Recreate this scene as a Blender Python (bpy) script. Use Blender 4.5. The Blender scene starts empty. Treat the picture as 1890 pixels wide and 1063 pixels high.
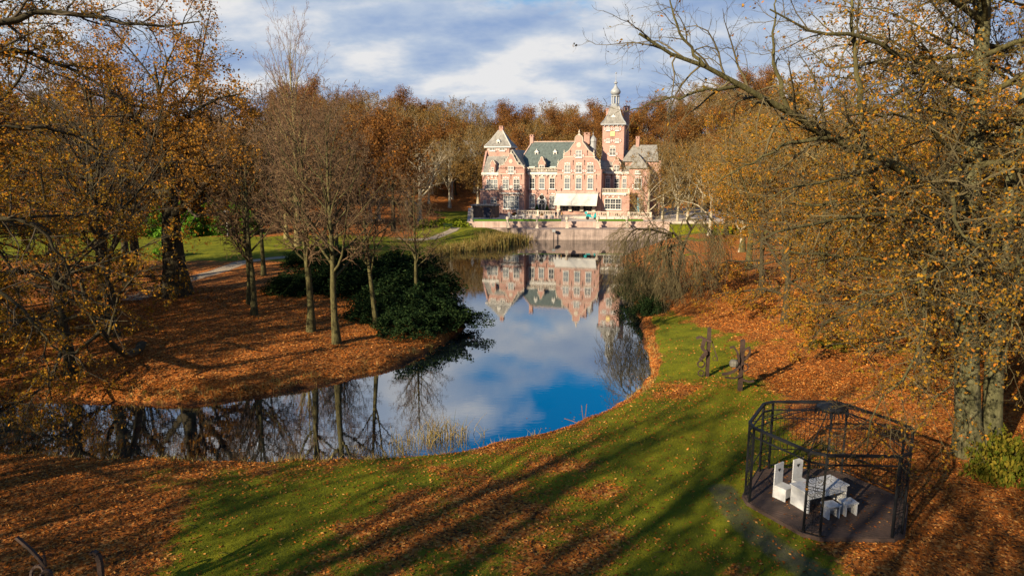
import bpy, math, random
import numpy as np
from mathutils import Vector, Matrix

SC = bpy.context.scene
COL = SC.collection
R = math.radians

# ------------------------------------------------------------------ camera
CAM_H, PITCH, FOC = 13.0, R(10.2), 1260.0        # survey values read from the photograph (1890 px wide)
cam_d = bpy.data.cameras.new('camera')
cam_d.sensor_width = 36.0
cam_d.lens = 24.0
cam_d.clip_end = 4000
cam = bpy.data.objects.new('camera', cam_d)
cam.location = (0, 0, CAM_H)
cam.rotation_euler = (R(90) - PITCH, 0, 0)
COL.objects.link(cam)
SC.camera = cam

# ------------------------------------------------------------------ world, sun, exposure
SUN_AZ, SUN_EL = 44.0, 22.0                       # light travels towards +x +y
SC.view_settings.view_transform = 'Standard'
SC.view_settings.look = 'None'
SC.view_settings.gamma = 1.0
SC.view_settings.use_curve_mapping = False
SC.view_settings.exposure = 1.12
SC.cycles.max_bounces = 6
SC.cycles.diffuse_bounces = 3
SC.cycles.glossy_bounces = 3
SC.cycles.transmission_bounces = 3
SC.cycles.transparent_max_bounces = 4
SC.cycles.caustics_reflective = False
SC.cycles.caustics_refractive = False
try:
    SC.cycles.use_denoising = True
except Exception:
    pass

W = bpy.data.worlds.new('World')
SC.world = W
W.use_nodes = True
nt = W.node_tree
for n in list(nt.nodes):
    nt.nodes.remove(n)


def NN(tree, kind, **kw):
    n = tree.nodes.new(kind)
    for k, v in kw.items():
        setattr(n, k, v)
    return n


def ramp(tree, stops, interp='LINEAR'):
    n = tree.nodes.new('ShaderNodeValToRGB')
    e = n.color_ramp.elements
    n.color_ramp.interpolation = interp
    while len(e) < len(stops):
        e.new(0.5)
    for i, (p, c) in enumerate(stops):
        e[i].position = p
        e[i].color = (c[0], c[1], c[2], 1) if not isinstance(c, (int, float)) else (c, c, c, 1)
    return n


out = NN(nt, 'ShaderNodeOutputWorld')
sky = NN(nt, 'ShaderNodeTexSky', sky_type='NISHITA')
sky.sun_disc = False
sky.sun_elevation = R(SUN_EL)
sky.sun_rotation = R(180 + SUN_AZ)
sky.altitude = 10
sky.dust_density = 0.4
sky.ozone_density = 2.0
hs = NN(nt, 'ShaderNodeHueSaturation')
hs.inputs['Saturation'].default_value = 1.9
nt.links.new(sky.outputs[0], hs.inputs['Color'])
bg1 = NN(nt, 'ShaderNodeBackground')
bg1.inputs[1].default_value = 0.068
nt.links.new(hs.outputs[0], bg1.inputs[0])
tc = NN(nt, 'ShaderNodeTexCoord')
sp = NN(nt, 'ShaderNodeSeparateXYZ')
nt.links.new(tc.outputs['Generated'], sp.inputs[0])


def M(op, a, b=None, c=None, tree=None):
    t = tree or nt
    n = NN(t, 'ShaderNodeMath', operation=op)
    for i, v in enumerate((a, b, c)):
        if v is None:
            continue
        if isinstance(v, (int, float)):
            n.inputs[i].default_value = v
        else:
            t.links.new(v, n.inputs[i])
    return n.outputs[0]


zz = M('ADD', M('MAXIMUM', sp.outputs[2], 0.0), 0.30)
cb = NN(nt, 'ShaderNodeCombineXYZ')
nt.links.new(M('DIVIDE', sp.outputs[0], zz), cb.inputs[0])
nt.links.new(M('DIVIDE', sp.outputs[1], zz), cb.inputs[1])
CLOUD_OFF = (3.3, 1.7)
cb.inputs[2].default_value = 0.0
mp = NN(nt, 'ShaderNodeMapping')
mp.inputs['Location'].default_value = (CLOUD_OFF[0], CLOUD_OFF[1], 0)
mp.inputs['Scale'].default_value = (0.8, 1.0, 1)
nt.links.new(cb.outputs[0], mp.inputs[0])
n1 = NN(nt, 'ShaderNodeTexNoise')
n1.inputs['Scale'].default_value = 1.9
n1.inputs['Detail'].default_value = 9
n1.inputs['Roughness'].default_value = 0.52
n1.inputs['Distortion'].default_value = 0.25
nt.links.new(mp.outputs[0], n1.inputs['Vector'])
n2 = NN(nt, 'ShaderNodeTexNoise')
n2.inputs['Scale'].default_value = 2.8
n2.inputs['Detail'].default_value = 8
n2.inputs['Roughness'].default_value = 0.55
nt.links.new(mp.outputs[0], n2.inputs['Vector'])
# clouds bank up towards the horizon
bank = M('MULTIPLY', M('SUBTRACT', 1.0, M('MINIMUM', M('MAXIMUM', M('MULTIPLY', sp.outputs[2], 1.7), 0.0), 1.0)), 0.38)
cmask = ramp(nt, [(0.55, 0.0), (0.66, 1.0)])
nt.links.new(M('ADD', n1.outputs[0], bank), cmask.inputs[0])
ccol = ramp(nt, [(0.36, (0.34, 0.48, 0.76)), (0.48, (0.56, 0.67, 0.85)), (0.60, (0.97, 0.97, 0.98))])
nt.links.new(n2.outputs[0], ccol.inputs[0])
bg2 = NN(nt, 'ShaderNodeBackground')
bg2.inputs[1].default_value = 0.385
nt.links.new(ccol.outputs[0], bg2.inputs[0])
mx = NN(nt, 'ShaderNodeMixShader')
nt.links.new(cmask.outputs[0], mx.inputs[0])
nt.links.new(bg1.outputs[0], mx.inputs[1])
nt.links.new(bg2.outputs[0], mx.inputs[2])
nt.links.new(mx.outputs[0], out.inputs[0])

sun_d = bpy.data.lights.new('sun', 'SUN')
sun_d.energy = 5.0
sun_d.angle = R(0.5)
sun_d.color = (1.0, 0.83, 0.58)
sun = bpy.data.objects.new('sun', sun_d)
_d = Vector((math.sin(R(SUN_AZ)) * math.cos(R(SUN_EL)), math.cos(R(SUN_AZ)) * math.cos(R(SUN_EL)), -math.sin(R(SUN_EL))))
sun.rotation_euler = _d.to_track_quat('-Z', 'Y').to_euler()
COL.objects.link(sun)

# ------------------------------------------------------------------ survey: pixel of the photograph -> place in the world


def ray(px, py):
    u = (px - 945) / FOC
    w = (531.5 - py) / FOC
    return np.array((u, math.cos(PITCH) + w * math.sin(PITCH), -math.sin(PITCH) + w * math.cos(PITCH)))


def at_z(px, py, z=0.0):
    d = ray(px, py)
    t = (z - CAM_H) / d[2]
    return d * t + np.array((0, 0, CAM_H))


def at_y(px, py, y):
    d = ray(px, py)
    return d * (y / d[1]) + np.array((0, 0, CAM_H))


def pix_of(x, y, z):
    dz = z - CAM_H
    dep = y * math.cos(PITCH) - dz * math.sin(PITCH)
    return 945 + FOC * x / dep


# ------------------------------------------------------------------ object helpers


def tag(o, label=None, cat=None, group=None, kind=None):
    if label:
        o['label'] = label
    if cat:
        o['category'] = cat
    if group:
        o['group'] = group
    if kind:
        o['kind'] = kind
    return o


def empty(name, loc=(0, 0, 0), rz=0.0):
    o = bpy.data.objects.new(name, None)
    o.empty_display_size = 0.3
    o.location = loc
    o.rotation_euler = (0, 0, rz)
    COL.objects.link(o)
    return o


def link(name, me, parent=None, loc=(0, 0, 0), rz=0.0):
    o = bpy.data.objects.new(name, me)
    o.location = loc
    o.rotation_euler = (0, 0, rz)
    if parent is not None:
        o.parent = parent
    COL.objects.link(o)
    return o


def copy_tree(o, parent=None):
    c = o.copy()
    COL.objects.link(c)
    c.parent = parent
    for ch in list(o.children):
        copy_tree(ch, c)
    return c


def np_mesh(name, V, faces, mats, smooth=True):
    """faces: list of (int array (m,k), material index)"""
    me = bpy.data.meshes.new(name)
    V = np.ascontiguousarray(V, dtype=np.float32)
    me.vertices.add(len(V))
    me.vertices.foreach_set('co', V.ravel())
    faces = [(np.asarray(f, dtype=np.int32), m) for f, m in faces if len(f)]
    loops = np.concatenate([f.ravel() for f, m in faces])
    tot = np.concatenate([np.full(len(f), f.shape[1], dtype=np.int32) for f, m in faces])
    mi = np.concatenate([np.full(len(f), m, dtype=np.int32) for f, m in faces])
    start = np.concatenate([[0], np.cumsum(tot)[:-1]]).astype(np.int32)
    me.loops.add(len(loops))
    me.loops.foreach_set('vertex_index', loops)
    me.polygons.add(len(tot))
    me.polygons.foreach_set('loop_start', start)
    me.polygons.foreach_set('material_index', mi)
    me.polygons.foreach_set('use_smooth', np.full(len(tot), smooth, dtype=bool))
    for m in mats:
        me.materials.append(m)
    me.update(calc_edges=True)
    return me


class MB:
    """collects simple solids into one mesh"""

    def __init__(self):
        self.v, self.f = [], []

    def add(self, vs, fs):
        b = len(self.v)
        self.v += [tuple(p) for p in vs]
        self.f += [tuple(b + i for i in q) for q in fs]
        return self

    def box(self, x0, x1, y0, y1, z0, z1):
        return self.add([(x0, y0, z0), (x1, y0, z0), (x1, y1, z0), (x0, y1, z0), (x0, y0, z1), (x1, y0, z1), (x1, y1, z1), (x0, y1, z1)],
                        [(0, 3, 2, 1), (4, 5, 6, 7), (0, 1, 5, 4), (1, 2, 6, 5), (2, 3, 7, 6), (3, 0, 4, 7)])

    def prism(self, poly, y0, y1):
        """outline in x,z pushed along y"""
        n = len(poly)
        a = [(x, y0, z) for x, z in poly] + [(x, y1, z) for x, z in poly]
        area = sum(poly[i][0] * poly[(i + 1) % n][1] - poly[(i + 1) % n][0] * poly[i][1] for i in range(n))
        f = [tuple(range(n)), tuple(range(2 * n - 1, n - 1, -1))] + [(i, i + n, (i + 1) % n + n, (i + 1) % n) for i in range(n)]
        if area < 0:
            f = [tuple(reversed(q)) for q in f]
        return self.add(a, f)

    def slab(self, poly, z0, z1):
        """outline in x,y pushed up"""
        n = len(poly)
        a = [(x, y, z0) for x, y in poly] + [(x, y, z1) for x, y in poly]
        area = sum(poly[i][0] * poly[(i + 1) % n][1] - poly[(i + 1) % n][0] * poly[i][1] for i in range(n))
        f = [tuple(range(n - 1, -1, -1)), tuple(range(n, 2 * n))] + [(i, (i + 1) % n, (i + 1) % n + n, i + n) for i in range(n)]
        if area < 0:
            f = [tuple(reversed(q)) for q in f]
        return self.add(a, f)

    def loft(self, r0, z0, r1, z1):
        """rect (x0,x1,y0,y1) at z0 to rect at z1"""
        (a, b, c, d), (e, f, g, h) = r0, r1
        return self.add([(a, c, z0), (b, c, z0), (b, d, z0), (a, d, z0), (e, g, z1), (f, g, z1), (f, h, z1), (e, h, z1)],
                        [(0, 3, 2, 1), (4, 5, 6, 7), (0, 1, 5, 4), (1, 2, 6, 5), (2, 3, 7, 6), (3, 0, 4, 7)])

    def bar(self, p, q, w, h=None, k=4):
        """square (k=4) or round bar from p to q"""
        p, q = Vector(p), Vector(q)
        d = (q - p).normalized()
        ref = Vector((0, 0, 1)) if abs(d.z) < 0.9 else Vector((0, 1, 0))
        a = d.cross(ref).normalized()
        b = a.cross(d).normalized()
        h = h if h is not None else w
        vs = []
        for c in (p, q):
            for i in range(k):
                an = 2 * math.pi * (i + 0.5) / k
                s = math.sqrt(2) / 2 if k == 4 else 0.5
                vs.append(c + a * (math.cos(an) * w * s) + b * (math.sin(an) * h * s))
        fs = [tuple(range(k)), tuple(range(2 * k - 1, k - 1, -1))] + [(i, i + k, (i + 1) % k + k, (i + 1) % k) for i in range(k)]
        return self.add(vs, [tuple(reversed(f)) for f in fs])

    def path(self, pts, w, k=4):
        for a, b in zip(pts[:-1], pts[1:]):
            self.bar(a, b, w, k=k)
        return self

    def lathe(self, prof, c=(0, 0), k=10, rot=0.0):
        """prof: list of (r,z)"""
        n = len(prof)
        vs = [(c[0] + r * math.cos(rot + 2 * math.pi * i / k), c[1] + r * math.sin(rot + 2 * math.pi * i / k), z) for r, z in prof for i in range(k)]
        fs = [(j * k + i, j * k + (i + 1) % k, (j + 1) * k + (i + 1) % k, (j + 1) * k + i) for j in range(n - 1) for i in range(k)]
        fs += [tuple(range(k - 1, -1, -1)), tuple((n - 1) * k + i for i in range(k))]
        return self.add(vs, fs)

    def mesh(self, name, m, smooth=False):
        me = bpy.data.meshes.new(name)
        me.from_pydata(self.v, [], self.f)
        for q in (m if isinstance(m, (list, tuple)) else [m]):
            me.materials.append(q)
        if smooth:
            me.polygons.foreach_set('use_smooth', [True] * len(me.polygons))
        me.update()
        return me

    def build(self, name, m, parent=None, loc=(0, 0, 0), rz=0.0, smooth=False):
        return link(name, self.mesh(name, m, smooth), parent, loc, rz)


# ------------------------------------------------------------------ materials


def new_mat(name):
    m = bpy.data.materials.new(name)
    m.use_nodes = True
    t = m.node_tree
    b = t.nodes['Principled BSDF']
    return m, t, b


def mat(name, col, rough=0.8, var=0.25, scale=3.0, bump=0.0, metal=0.0, bscale=None, spec=None):
    """plain surface with mottled colour and fine relief"""
    m, t, b = new_mat(name)
    b.inputs['Roughness'].default_value = rough
    b.inputs['Metallic'].default_value = metal
    if spec is not None:
        b.inputs['Specular IOR Level'].default_value = spec
    co = NN(t, 'ShaderNodeTexCoord')
    n = NN(t, 'ShaderNodeTexNoise')
    n.inputs['Scale'].default_value = scale
    n.inputs['Detail'].default_value = 6
    n.inputs['Roughness'].default_value = 0.65
    t.links.new(co.outputs['Object'], n.inputs['Vector'])
    r = ramp(t, [(0.3, tuple(c * (1 - var) for c in col)), (0.7, tuple(min(1, c * (1 + var)) for c in col))])
    t.links.new(n.outputs[0], r.inputs[0])
    t.links.new(r.outputs[0], b.inputs['Base Color'])
    if bump:
        n3 = NN(t, 'ShaderNodeTexNoise')
        n3.inputs['Scale'].default_value = bscale or scale * 6
        n3.inputs['Detail'].default_value = 4
        t.links.new(co.outputs['Object'], n3.inputs['Vector'])
        bp = NN(t, 'ShaderNodeBump')
        bp.inputs['Strength'].default_value = bump
        bp.inputs['Distance'].default_value = 0.05
        t.links.new(n3.outputs[0], bp.inputs['Height'])
        t.links.new(bp.outputs[0], b.inputs['Normal'])
    return m


def leaf_mat(name, cols, trans=0.35, rough=0.6):
    """each leaf takes its own tint"""
    m = bpy.data.materials.new(name)
    m.use_nodes = True
    t = m.node_tree
    for n in list(t.nodes):
        t.nodes.remove(n)
    o = NN(t, 'ShaderNodeOutputMaterial')
    g = NN(t, 'ShaderNodeNewGeometry')
    n = len(cols)
    r = ramp(t, [(i / max(1, n - 1), c) for i, c in enumerate(cols)])
    t.links.new(g.outputs['Random Per Island'], r.inputs[0])
    d = NN(t, 'ShaderNodeBsdfDiffuse')
    tr = NN(t, 'ShaderNodeBsdfTranslucent')
    t.links.new(r.outputs[0], d.inputs[0])
    t.links.new(r.outputs[0], tr.inputs[0])
    mxs = NN(t, 'ShaderNodeMixShader')
    mxs.inputs[0].default_value = trans
    t.links.new(d.outputs[0], mxs.inputs[1])
    t.links.new(tr.outputs[0], mxs.inputs[2])
    t.links.new(mxs.outputs[0], o.inputs[0])
    return m


def bark_mat(name, c0, c1, c2, scale=1.0):
    m, t, b = new_mat(name)
    b.inputs['Roughness'].default_value = 0.9
    b.inputs['Specular IOR Level'].default_value = 0.2
    co = NN(t, 'ShaderNodeTexCoord')
    mpn = NN(t, 'ShaderNodeMapping')
    mpn.inputs['Scale'].default_value = (6 * scale, 6 * scale, 1.3 * scale)
    t.links.new(co.outputs['Object'], mpn.inputs[0])
    n = NN(t, 'ShaderNodeTexNoise')
    n.inputs['Scale'].default_value = 1.2
    n.inputs['Detail'].default_value = 7
    n.inputs['Roughness'].default_value = 0.7
    t.links.new(mpn.outputs[0], n.inputs['Vector'])
    r = ramp(t, [(0.3, c0), (0.52, c1), (0.72, c2)])
    t.links.new(n.outputs[0], r.inputs[0])
    t.links.new(r.outputs[0], b.inputs['Base Color'])
    bp = NN(t, 'ShaderNodeBump')
    bp.inputs['Strength'].default_value = 0.6
    bp.inputs['Distance'].default_value = 0.06
    t.links.new(n.outputs[0], bp.inputs['Height'])
    t.links.new(bp.outputs[0], b.inputs['Normal'])
    return m


def brick_mat(name, c1, c2, mortar):
    m, t, b = new_mat(name)
    b.inputs['Roughness'].default_value = 0.9
    co = NN(t, 'ShaderNodeTexCoord')
    s = NN(t, 'ShaderNodeSeparateXYZ')
    t.links.new(co.outputs['Object'], s.inputs[0])
    c = NN(t, 'ShaderNodeCombineXYZ')
    t.links.new(M('ADD', s.outputs[0], s.outputs[1], tree=t), c.inputs[0])
    t.links.new(s.outputs[2], c.inputs[1])
    br = NN(t, 'ShaderNodeTexBrick')
    br.inputs['Color1'].default_value = (*c1, 1)
    br.inputs['Color2'].default_value = (*c2, 1)
    br.inputs['Mortar'].default_value = (*mortar, 1)
    br.inputs['Scale'].default_value = 1.0
    br.inputs['Brick Width'].default_value = 0.22
    br.inputs['Row Height'].default_value = 0.07
    br.inputs['Mortar Size'].default_value = 0.008
    t.links.new(c.outputs[0], br.inputs['Vector'])
    n = NN(t, 'ShaderNodeTexNoise')
    n.inputs['Scale'].default_value = 0.6
    n.inputs['Detail'].default_value = 8
    n.inputs['Roughness'].default_value = 0.7
    t.links.new(co.outputs['Object'], n.inputs['Vector'])
    r = ramp(t, [(0.28, 0.60), (0.48, 0.98), (0.75, 1.2)])
    t.links.new(n.outputs[0], r.inputs[0])
    mm = NN(t, 'ShaderNodeMix', data_type='RGBA', blend_type='MULTIPLY')
    mm.inputs['Factor'].default_value = 1.0
    t.links.new(br.outputs[0], mm.inputs['A'])
    t.links.new(r.outputs[0], mm.inputs['B'])
    t.links.new(mm.outputs['Result'], b.inputs['Base Color'])
    return m


def stained_mat(name, col, var=0.4):
    """masonry with rain streaks"""
    m, t, b = new_mat(name)
    b.inputs['Roughness'].default_value = 0.9
    co = NN(t, 'ShaderNodeTexCoord')
    acc = None
    for sc, vv in (((1.6, 1.6, 0.22), var), ((0.35, 0.35, 0.9), var * 0.7), ((7, 7, 7), 0.15)):
        mpn = NN(t, 'ShaderNodeMapping')
        mpn.inputs['Scale'].default_value = sc
        t.links.new(co.outputs['Object'], mpn.inputs[0])
        n = NN(t, 'ShaderNodeTexNoise')
        n.inputs['Scale'].default_value = 1.0
        n.inputs['Detail'].default_value = 8
        n.inputs['Roughness'].default_value = 0.7
        t.links.new(mpn.outputs[0], n.inputs['Vector'])
        r = ramp(t, [(0.32, 1 - vv), (0.62, 1 + vv * 0.3)])
        t.links.new(n.outputs[0], r.inputs[0])
        mm = NN(t, 'ShaderNodeMix', data_type='RGBA', blend_type='MULTIPLY')
        mm.inputs['Factor'].default_value = 1.0
        if acc is None:
            mm.inputs['A'].default_value = (*col, 1)
        else:
            t.links.new(acc, mm.inputs['A'])
        t.links.new(r.outputs[0], mm.inputs['B'])
        acc = mm.outputs['Result']
    t.links.new(acc, b.inputs['Base Color'])
    return m


def slate_mat(name, col, var=0.35):
    m, t, b = new_mat(name)
    b.inputs['Roughness'].default_value = 0.6
    co = NN(t, 'ShaderNodeTexCoord')
    w = NN(t, 'ShaderNodeTexWave', wave_type='BANDS', bands_direction='Z')
    w.inputs['Scale'].default_value = 1.1
    w.inputs['Distortion'].default_value = 0.6
    t.links.new(co.outputs['Object'], w.inputs['Vector'])
    mpn = NN(t, 'ShaderNodeMapping')
    mpn.inputs['Scale'].default_value = (2.2, 2.2, 0.5)
    t.links.new(co.outputs['Object'], mpn.inputs[0])
    n = NN(t, 'ShaderNodeTexNoise')
    n.inputs['Scale'].default_value = 1.0
    n.inputs['Detail'].default_value = 8
    n.inputs['Roughness'].default_value = 0.75
    t.links.new(mpn.outputs[0], n.inputs['Vector'])
    r = ramp(t, [(0.3, tuple(c * (1 - var) for c in col)), (0.7, tuple(c * (1 + var) for c in col))])
    t.links.new(n.outputs[0], r.inputs[0])
    t.links.new(r.outputs[0], b.inputs['Base Color'])
    bp = NN(t, 'ShaderNodeBump')
    bp.inputs['Strength'].default_value = 0.35
    bp.inputs['Distance'].default_value = 0.03
    t.links.new(w.outputs[0], bp.inputs['Height'])
    t.links.new(bp.outputs[0], b.inputs['Normal'])
    return m


MT = {}
MT['bark_dark'] = bark_mat('dark bark', (0.022, 0.017, 0.010), (0.045, 0.036, 0.019), (0.085, 0.078, 0.034))
MT['bark_beech'] = bark_mat('beech bark', (0.030, 0.032, 0.014), (0.095, 0.090, 0.042), (0.20, 0.18, 0.105), 0.6)
MT['bark_moss'] = bark_mat('mossy dark bark', (0.032, 0.028, 0.012), (0.075, 0.066, 0.026), (0.15, 0.14, 0.055), 1.5)
MT['bark_pale'] = bark_mat('pale bark', (0.20, 0.17, 0.12), (0.34, 0.30, 0.22), (0.45, 0.41, 0.32))
MT['bark_yellow'] = bark_mat('yellowish bark', (0.10, 0.085, 0.032), (0.19, 0.16, 0.065), (0.27, 0.23, 0.11))
MT['twig_dark'] = mat('dark twigs', (0.05, 0.036, 0.018), 0.9, 0.4, 2.0)
MT['twig_mid'] = mat('brown twigs', (0.125, 0.072, 0.032), 0.9, 0.4, 1.0)
MT['twig_olive'] = mat('olive brown twigs', (0.085, 0.066, 0.027), 0.9, 0.5, 0.8)
MT['twig_tan'] = mat('tan twigs', (0.19, 0.14, 0.056), 0.9, 0.4, 1.0)
MT['twig_red'] = mat('reddish twigs', (0.17, 0.085, 0.045), 0.9, 0.35, 1.0)
MT['twig_pale'] = mat('pale twigs', (0.30, 0.24, 0.15), 0.9, 0.3, 1.0)
MT['leaf_copper'] = leaf_mat('copper leaves', [(0.09, 0.038, 0.014), (0.19, 0.08, 0.022), (0.27, 0.12, 0.030), (0.18, 0.10, 0.036)])
MT['leaf_brown'] = leaf_mat('brown leaves', [(0.10, 0.055, 0.020), (0.18, 0.10, 0.030), (0.25, 0.145, 0.042), (0.17, 0.115, 0.040)])
MT['leaf_gold'] = leaf_mat('golden leaves', [(0.12, 0.07, 0.010), (0.24, 0.13, 0.014), (0.42, 0.22, 0.022), (0.44, 0.15, 0.022), (0.17, 0.13, 0.018), (0.30, 0.16, 0.018)])
MT['leaf_orange'] = leaf_mat('orange leaves', [(0.16, 0.075, 0.014), (0.32, 0.145, 0.024), (0.44, 0.20, 0.035), (0.25, 0.15, 0.025)])
MT['leaf_rhodo'] = leaf_mat('rhododendron leaves', [(0.008, 0.018, 0.008), (0.016, 0.032, 0.012), (0.032, 0.05, 0.016)], 0.1)
MT['leaf_green'] = leaf_mat('fresh green leaves', [(0.045, 0.12, 0.012), (0.09, 0.20, 0.02), (0.15, 0.27, 0.03)], 0.3)
MT['leaf_lime'] = leaf_mat('yellow green leaves', [(0.10, 0.15, 0.015), (0.20, 0.24, 0.02), (0.28, 0.30, 0.03)], 0.3)
MT['leaf_olive'] = leaf_mat('olive and gold leaves', [(0.05, 0.07, 0.01), (0.11, 0.12, 0.014), (0.20, 0.15, 0.02), (0.08, 0.10, 0.012)], 0.3)
MT['leaf_conifer'] = leaf_mat('dark needles', [(0.012, 0.022, 0.010), (0.02, 0.035, 0.014), (0.035, 0.05, 0.018)], 0.05)
MT['leaf_ground'] = leaf_mat('fallen leaves', [(0.06, 0.024, 0.010), (0.27, 0.078, 0.014), (0.50, 0.165, 0.026), (0.14, 0.055, 0.02), (0.58, 0.29, 0.08), (0.38, 0.105, 0.018), (0.10, 0.04, 0.015)], 0.1)
MT['grass'] = leaf_mat('grass blades', [(0.07, 0.085, 0.005), (0.15, 0.165, 0.007), (0.24, 0.23, 0.012)], 0.25)
MT['reed'] = leaf_mat('dry reeds', [(0.20, 0.12, 0.03), (0.36, 0.25, 0.07), (0.44, 0.34, 0.14), (0.16, 0.17, 0.03)], 0.25)
MT['brick'] = brick_mat('pale red brick', (0.37, 0.197, 0.157), (0.31, 0.155, 0.12), (0.43, 0.315, 0.27))
MT['slate_green'] = slate_mat('green slate', (0.085, 0.108, 0.10), 0.5)
MT['slate_grey'] = slate_mat('weathered grey slate', (0.20, 0.19, 0.17), 0.5)
MT['lead'] = mat('grey lead', (0.27, 0.285, 0.30), 0.45, 0.2, 2.0)
MT['white'] = mat('white paint', (0.54, 0.525, 0.49), 0.5, 0.06, 2.0)
MT['stone'] = mat('pale sandstone', (0.46, 0.40, 0.33), 0.85, 0.18, 1.5, 0.2)
MT['wall_pink'] = stained_mat('pink washed wall', (0.46, 0.335, 0.285), 0.3)
MT['quay'] = stained_mat('stained quay masonry', (0.34, 0.262, 0.228), 0.55)
MT['paving'] = mat('terrace paving', (0.45, 0.38, 0.32), 0.9, 0.2, 0.8)
MT['awning'] = mat('cream awning cloth', (0.50, 0.49, 0.46), 0.8, 0.06, 1.0)
MT['iron'] = mat('black wrought iron', (0.009, 0.010, 0.012), 0.5, 0.4, 8.0, spec=0.25)
MT['rust'] = mat('rusty iron', (0.045, 0.024, 0.017), 0.8, 0.5, 6.0, 0.4)
MT['deck'] = mat('weathered deck wood', (0.06, 0.036, 0.026), 0.8, 0.45, 3.0, 0.2)
MT['furn'] = mat('white painted boards', (0.52, 0.53, 0.54), 0.6, 0.2, 3.0)
MT['teal'] = mat('teal lacquer', (0.02, 0.36, 0.38), 0.35, 0.15, 4.0)
MT['dark_stone'] = mat('dull grey stone', (0.13, 0.12, 0.10), 0.9, 0.35, 3.0, 0.3)
MT['rubber'] = mat('dark rubber', (0.02, 0.02, 0.02), 0.8, 0.2, 5.0)
MT['red'] = mat('dark red paint', (0.20, 0.022, 0.018), 0.5, 0.15, 5.0)
MT['bluedoor'] = mat('grey blue paint', (0.10, 0.22, 0.27), 0.5, 0.15, 3.0)
MT['gilt'] = mat('pale gilt', (0.70, 0.55, 0.22), 0.5, 0.1, 3.0)
MT['skin'] = mat('skin', (0.50, 0.30, 0.22), 0.6, 0.08, 8.0)
MT['navy'] = mat('dark navy cloth', (0.02, 0.025, 0.045), 0.9, 0.2, 8.0)
MT['grey'] = mat('grey cloth', (0.22, 0.22, 0.23), 0.9, 0.2, 8.0)
MT['ochre'] = mat('ochre cloth', (0.34, 0.20, 0.06), 0.9, 0.2, 8.0)
MT['terracotta'] = mat('orange brown shade cloth', (0.36, 0.17, 0.09), 0.9, 0.2, 3.0)
MT['shed'] = mat('dark boarded shed', (0.10, 0.065, 0.05), 0.85, 0.3, 2.0)
mglass, _t, _b = new_mat('window glass')
_b.inputs['Base Color'].default_value = (0.03, 0.035, 0.045, 1)
_b.inputs['Roughness'].default_value = 0.06
_b.inputs['Specular IOR Level'].default_value = 0.9
MT['glass'] = mglass
mg2, _t, _b = new_mat('window glass with pale blind')
_b.inputs['Base Color'].default_value = (0.13, 0.15, 0.17, 1)
_b.inputs['Roughness'].default_value = 0.1
_b.inputs['Specular IOR Level'].default_value = 0.9
MT['glass_pale'] = mg2
MT['inside'] = mat('dark interior', (0.02, 0.018, 0.016), 0.8, 0.3, 1.0)
# ------------------------------------------------------------------ the pond's outline and the ground
rng = np.random.default_rng(11)
SHORE_PX = [(0, 843), (150, 848), (350, 855), (600, 858), (850, 838), (1000, 805), (1100, 770), (1160, 735), (1195, 690), (1190, 640),
            (1185, 600), (1165, 540), (1152, 490), (1158, 472)]
SHORE = [(-64, 28.5), (-40, 29.0)] + [tuple(at_z(x, y)[:2]) for x, y in SHORE_PX] + [(27.2, 119.0), (27.2, 122.0), (3.5, 122.0), (2.6, 119.6)]
SHORE += [tuple(at_z(x, y)[:2]) for x, y in [(960, 446), (900, 457), (830, 464), (800, 472), (775, 490), (800, 540), (862, 592), (800, 640), (740, 672),
                                             (640, 698), (540, 718), (430, 735), (340, 745), (230, 742), (0, 735)]] + [(-40, 37.5), (-64, 38)]


def smooth_poly(pts, k=5, closed=True):
    P = np.array(pts, dtype=float)
    n = len(P)
    o = []
    for i in range(n if closed else n - 1):
        if closed:
            a, b, c, d = P[(i - 1) % n], P[i], P[(i + 1) % n], P[(i + 2) % n]
        else:
            a, b, c, d = P[max(i - 1, 0)], P[i], P[i + 1], P[min(i + 2, n - 1)]
        for j in range(k):
            t = j / k
            o.append(0.5 * ((2 * b) + (c - a) * t + (2 * a - 5 * b + 4 * c - d) * t * t + (3 * b - a - 3 * c + d) * t ** 3))
    if not closed:
        o.append(P[-1])
    return np.array(o)


POND = smooth_poly(SHORE, 4)


def sdist(x, y):
    """distance from the waterline, negative over water"""
    x = np.asarray(x, float)
    y = np.asarray(y, float)
    best = np.full(x.shape, 1e18)
    inside = np.zeros(x.shape, bool)
    n = len(POND)
    for i in range(n):
        ax, ay = POND[i]
        bx, by = POND[(i + 1) % n]
        dx, dy = bx - ax, by - ay
        L = dx * dx + dy * dy + 1e-12
        t = np.clip(((x - ax) * dx + (y - ay) * dy) / L, 0, 1)
        best = np.minimum(best, (x - ax - t * dx) ** 2 + (y - ay - t * dy) ** 2)
        c = ((ay > y) != (by > y)) & (x < (bx - ax) * (y - ay) / (by - ay + 1e-12) + ax)
        inside ^= c
    d = np.sqrt(best)
    return np.where(inside, -d, d)


def vnoise(x, y, s, seed=0):
    """smooth value noise, 0..1"""
    x = np.asarray(x, float) / s + 31.7 * seed
    y = np.asarray(y, float) / s - 17.3 * seed
    xi, yi = np.floor(x), np.floor(y)
    fx, fy = x - xi, y - yi
    fx = fx * fx * (3 - 2 * fx)
    fy = fy * fy * (3 - 2 * fy)

    def h(a, b):
        v = np.sin(a * 127.1 + b * 311.7 + seed * 74.7) * 43758.5453
        return v - np.floor(v)
    return (h(xi, yi) * (1 - fx) + h(xi + 1, yi) * fx) * (1 - fy) + (h(xi, yi + 1) * (1 - fx) + h(xi + 1, yi + 1) * fx) * fy


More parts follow.
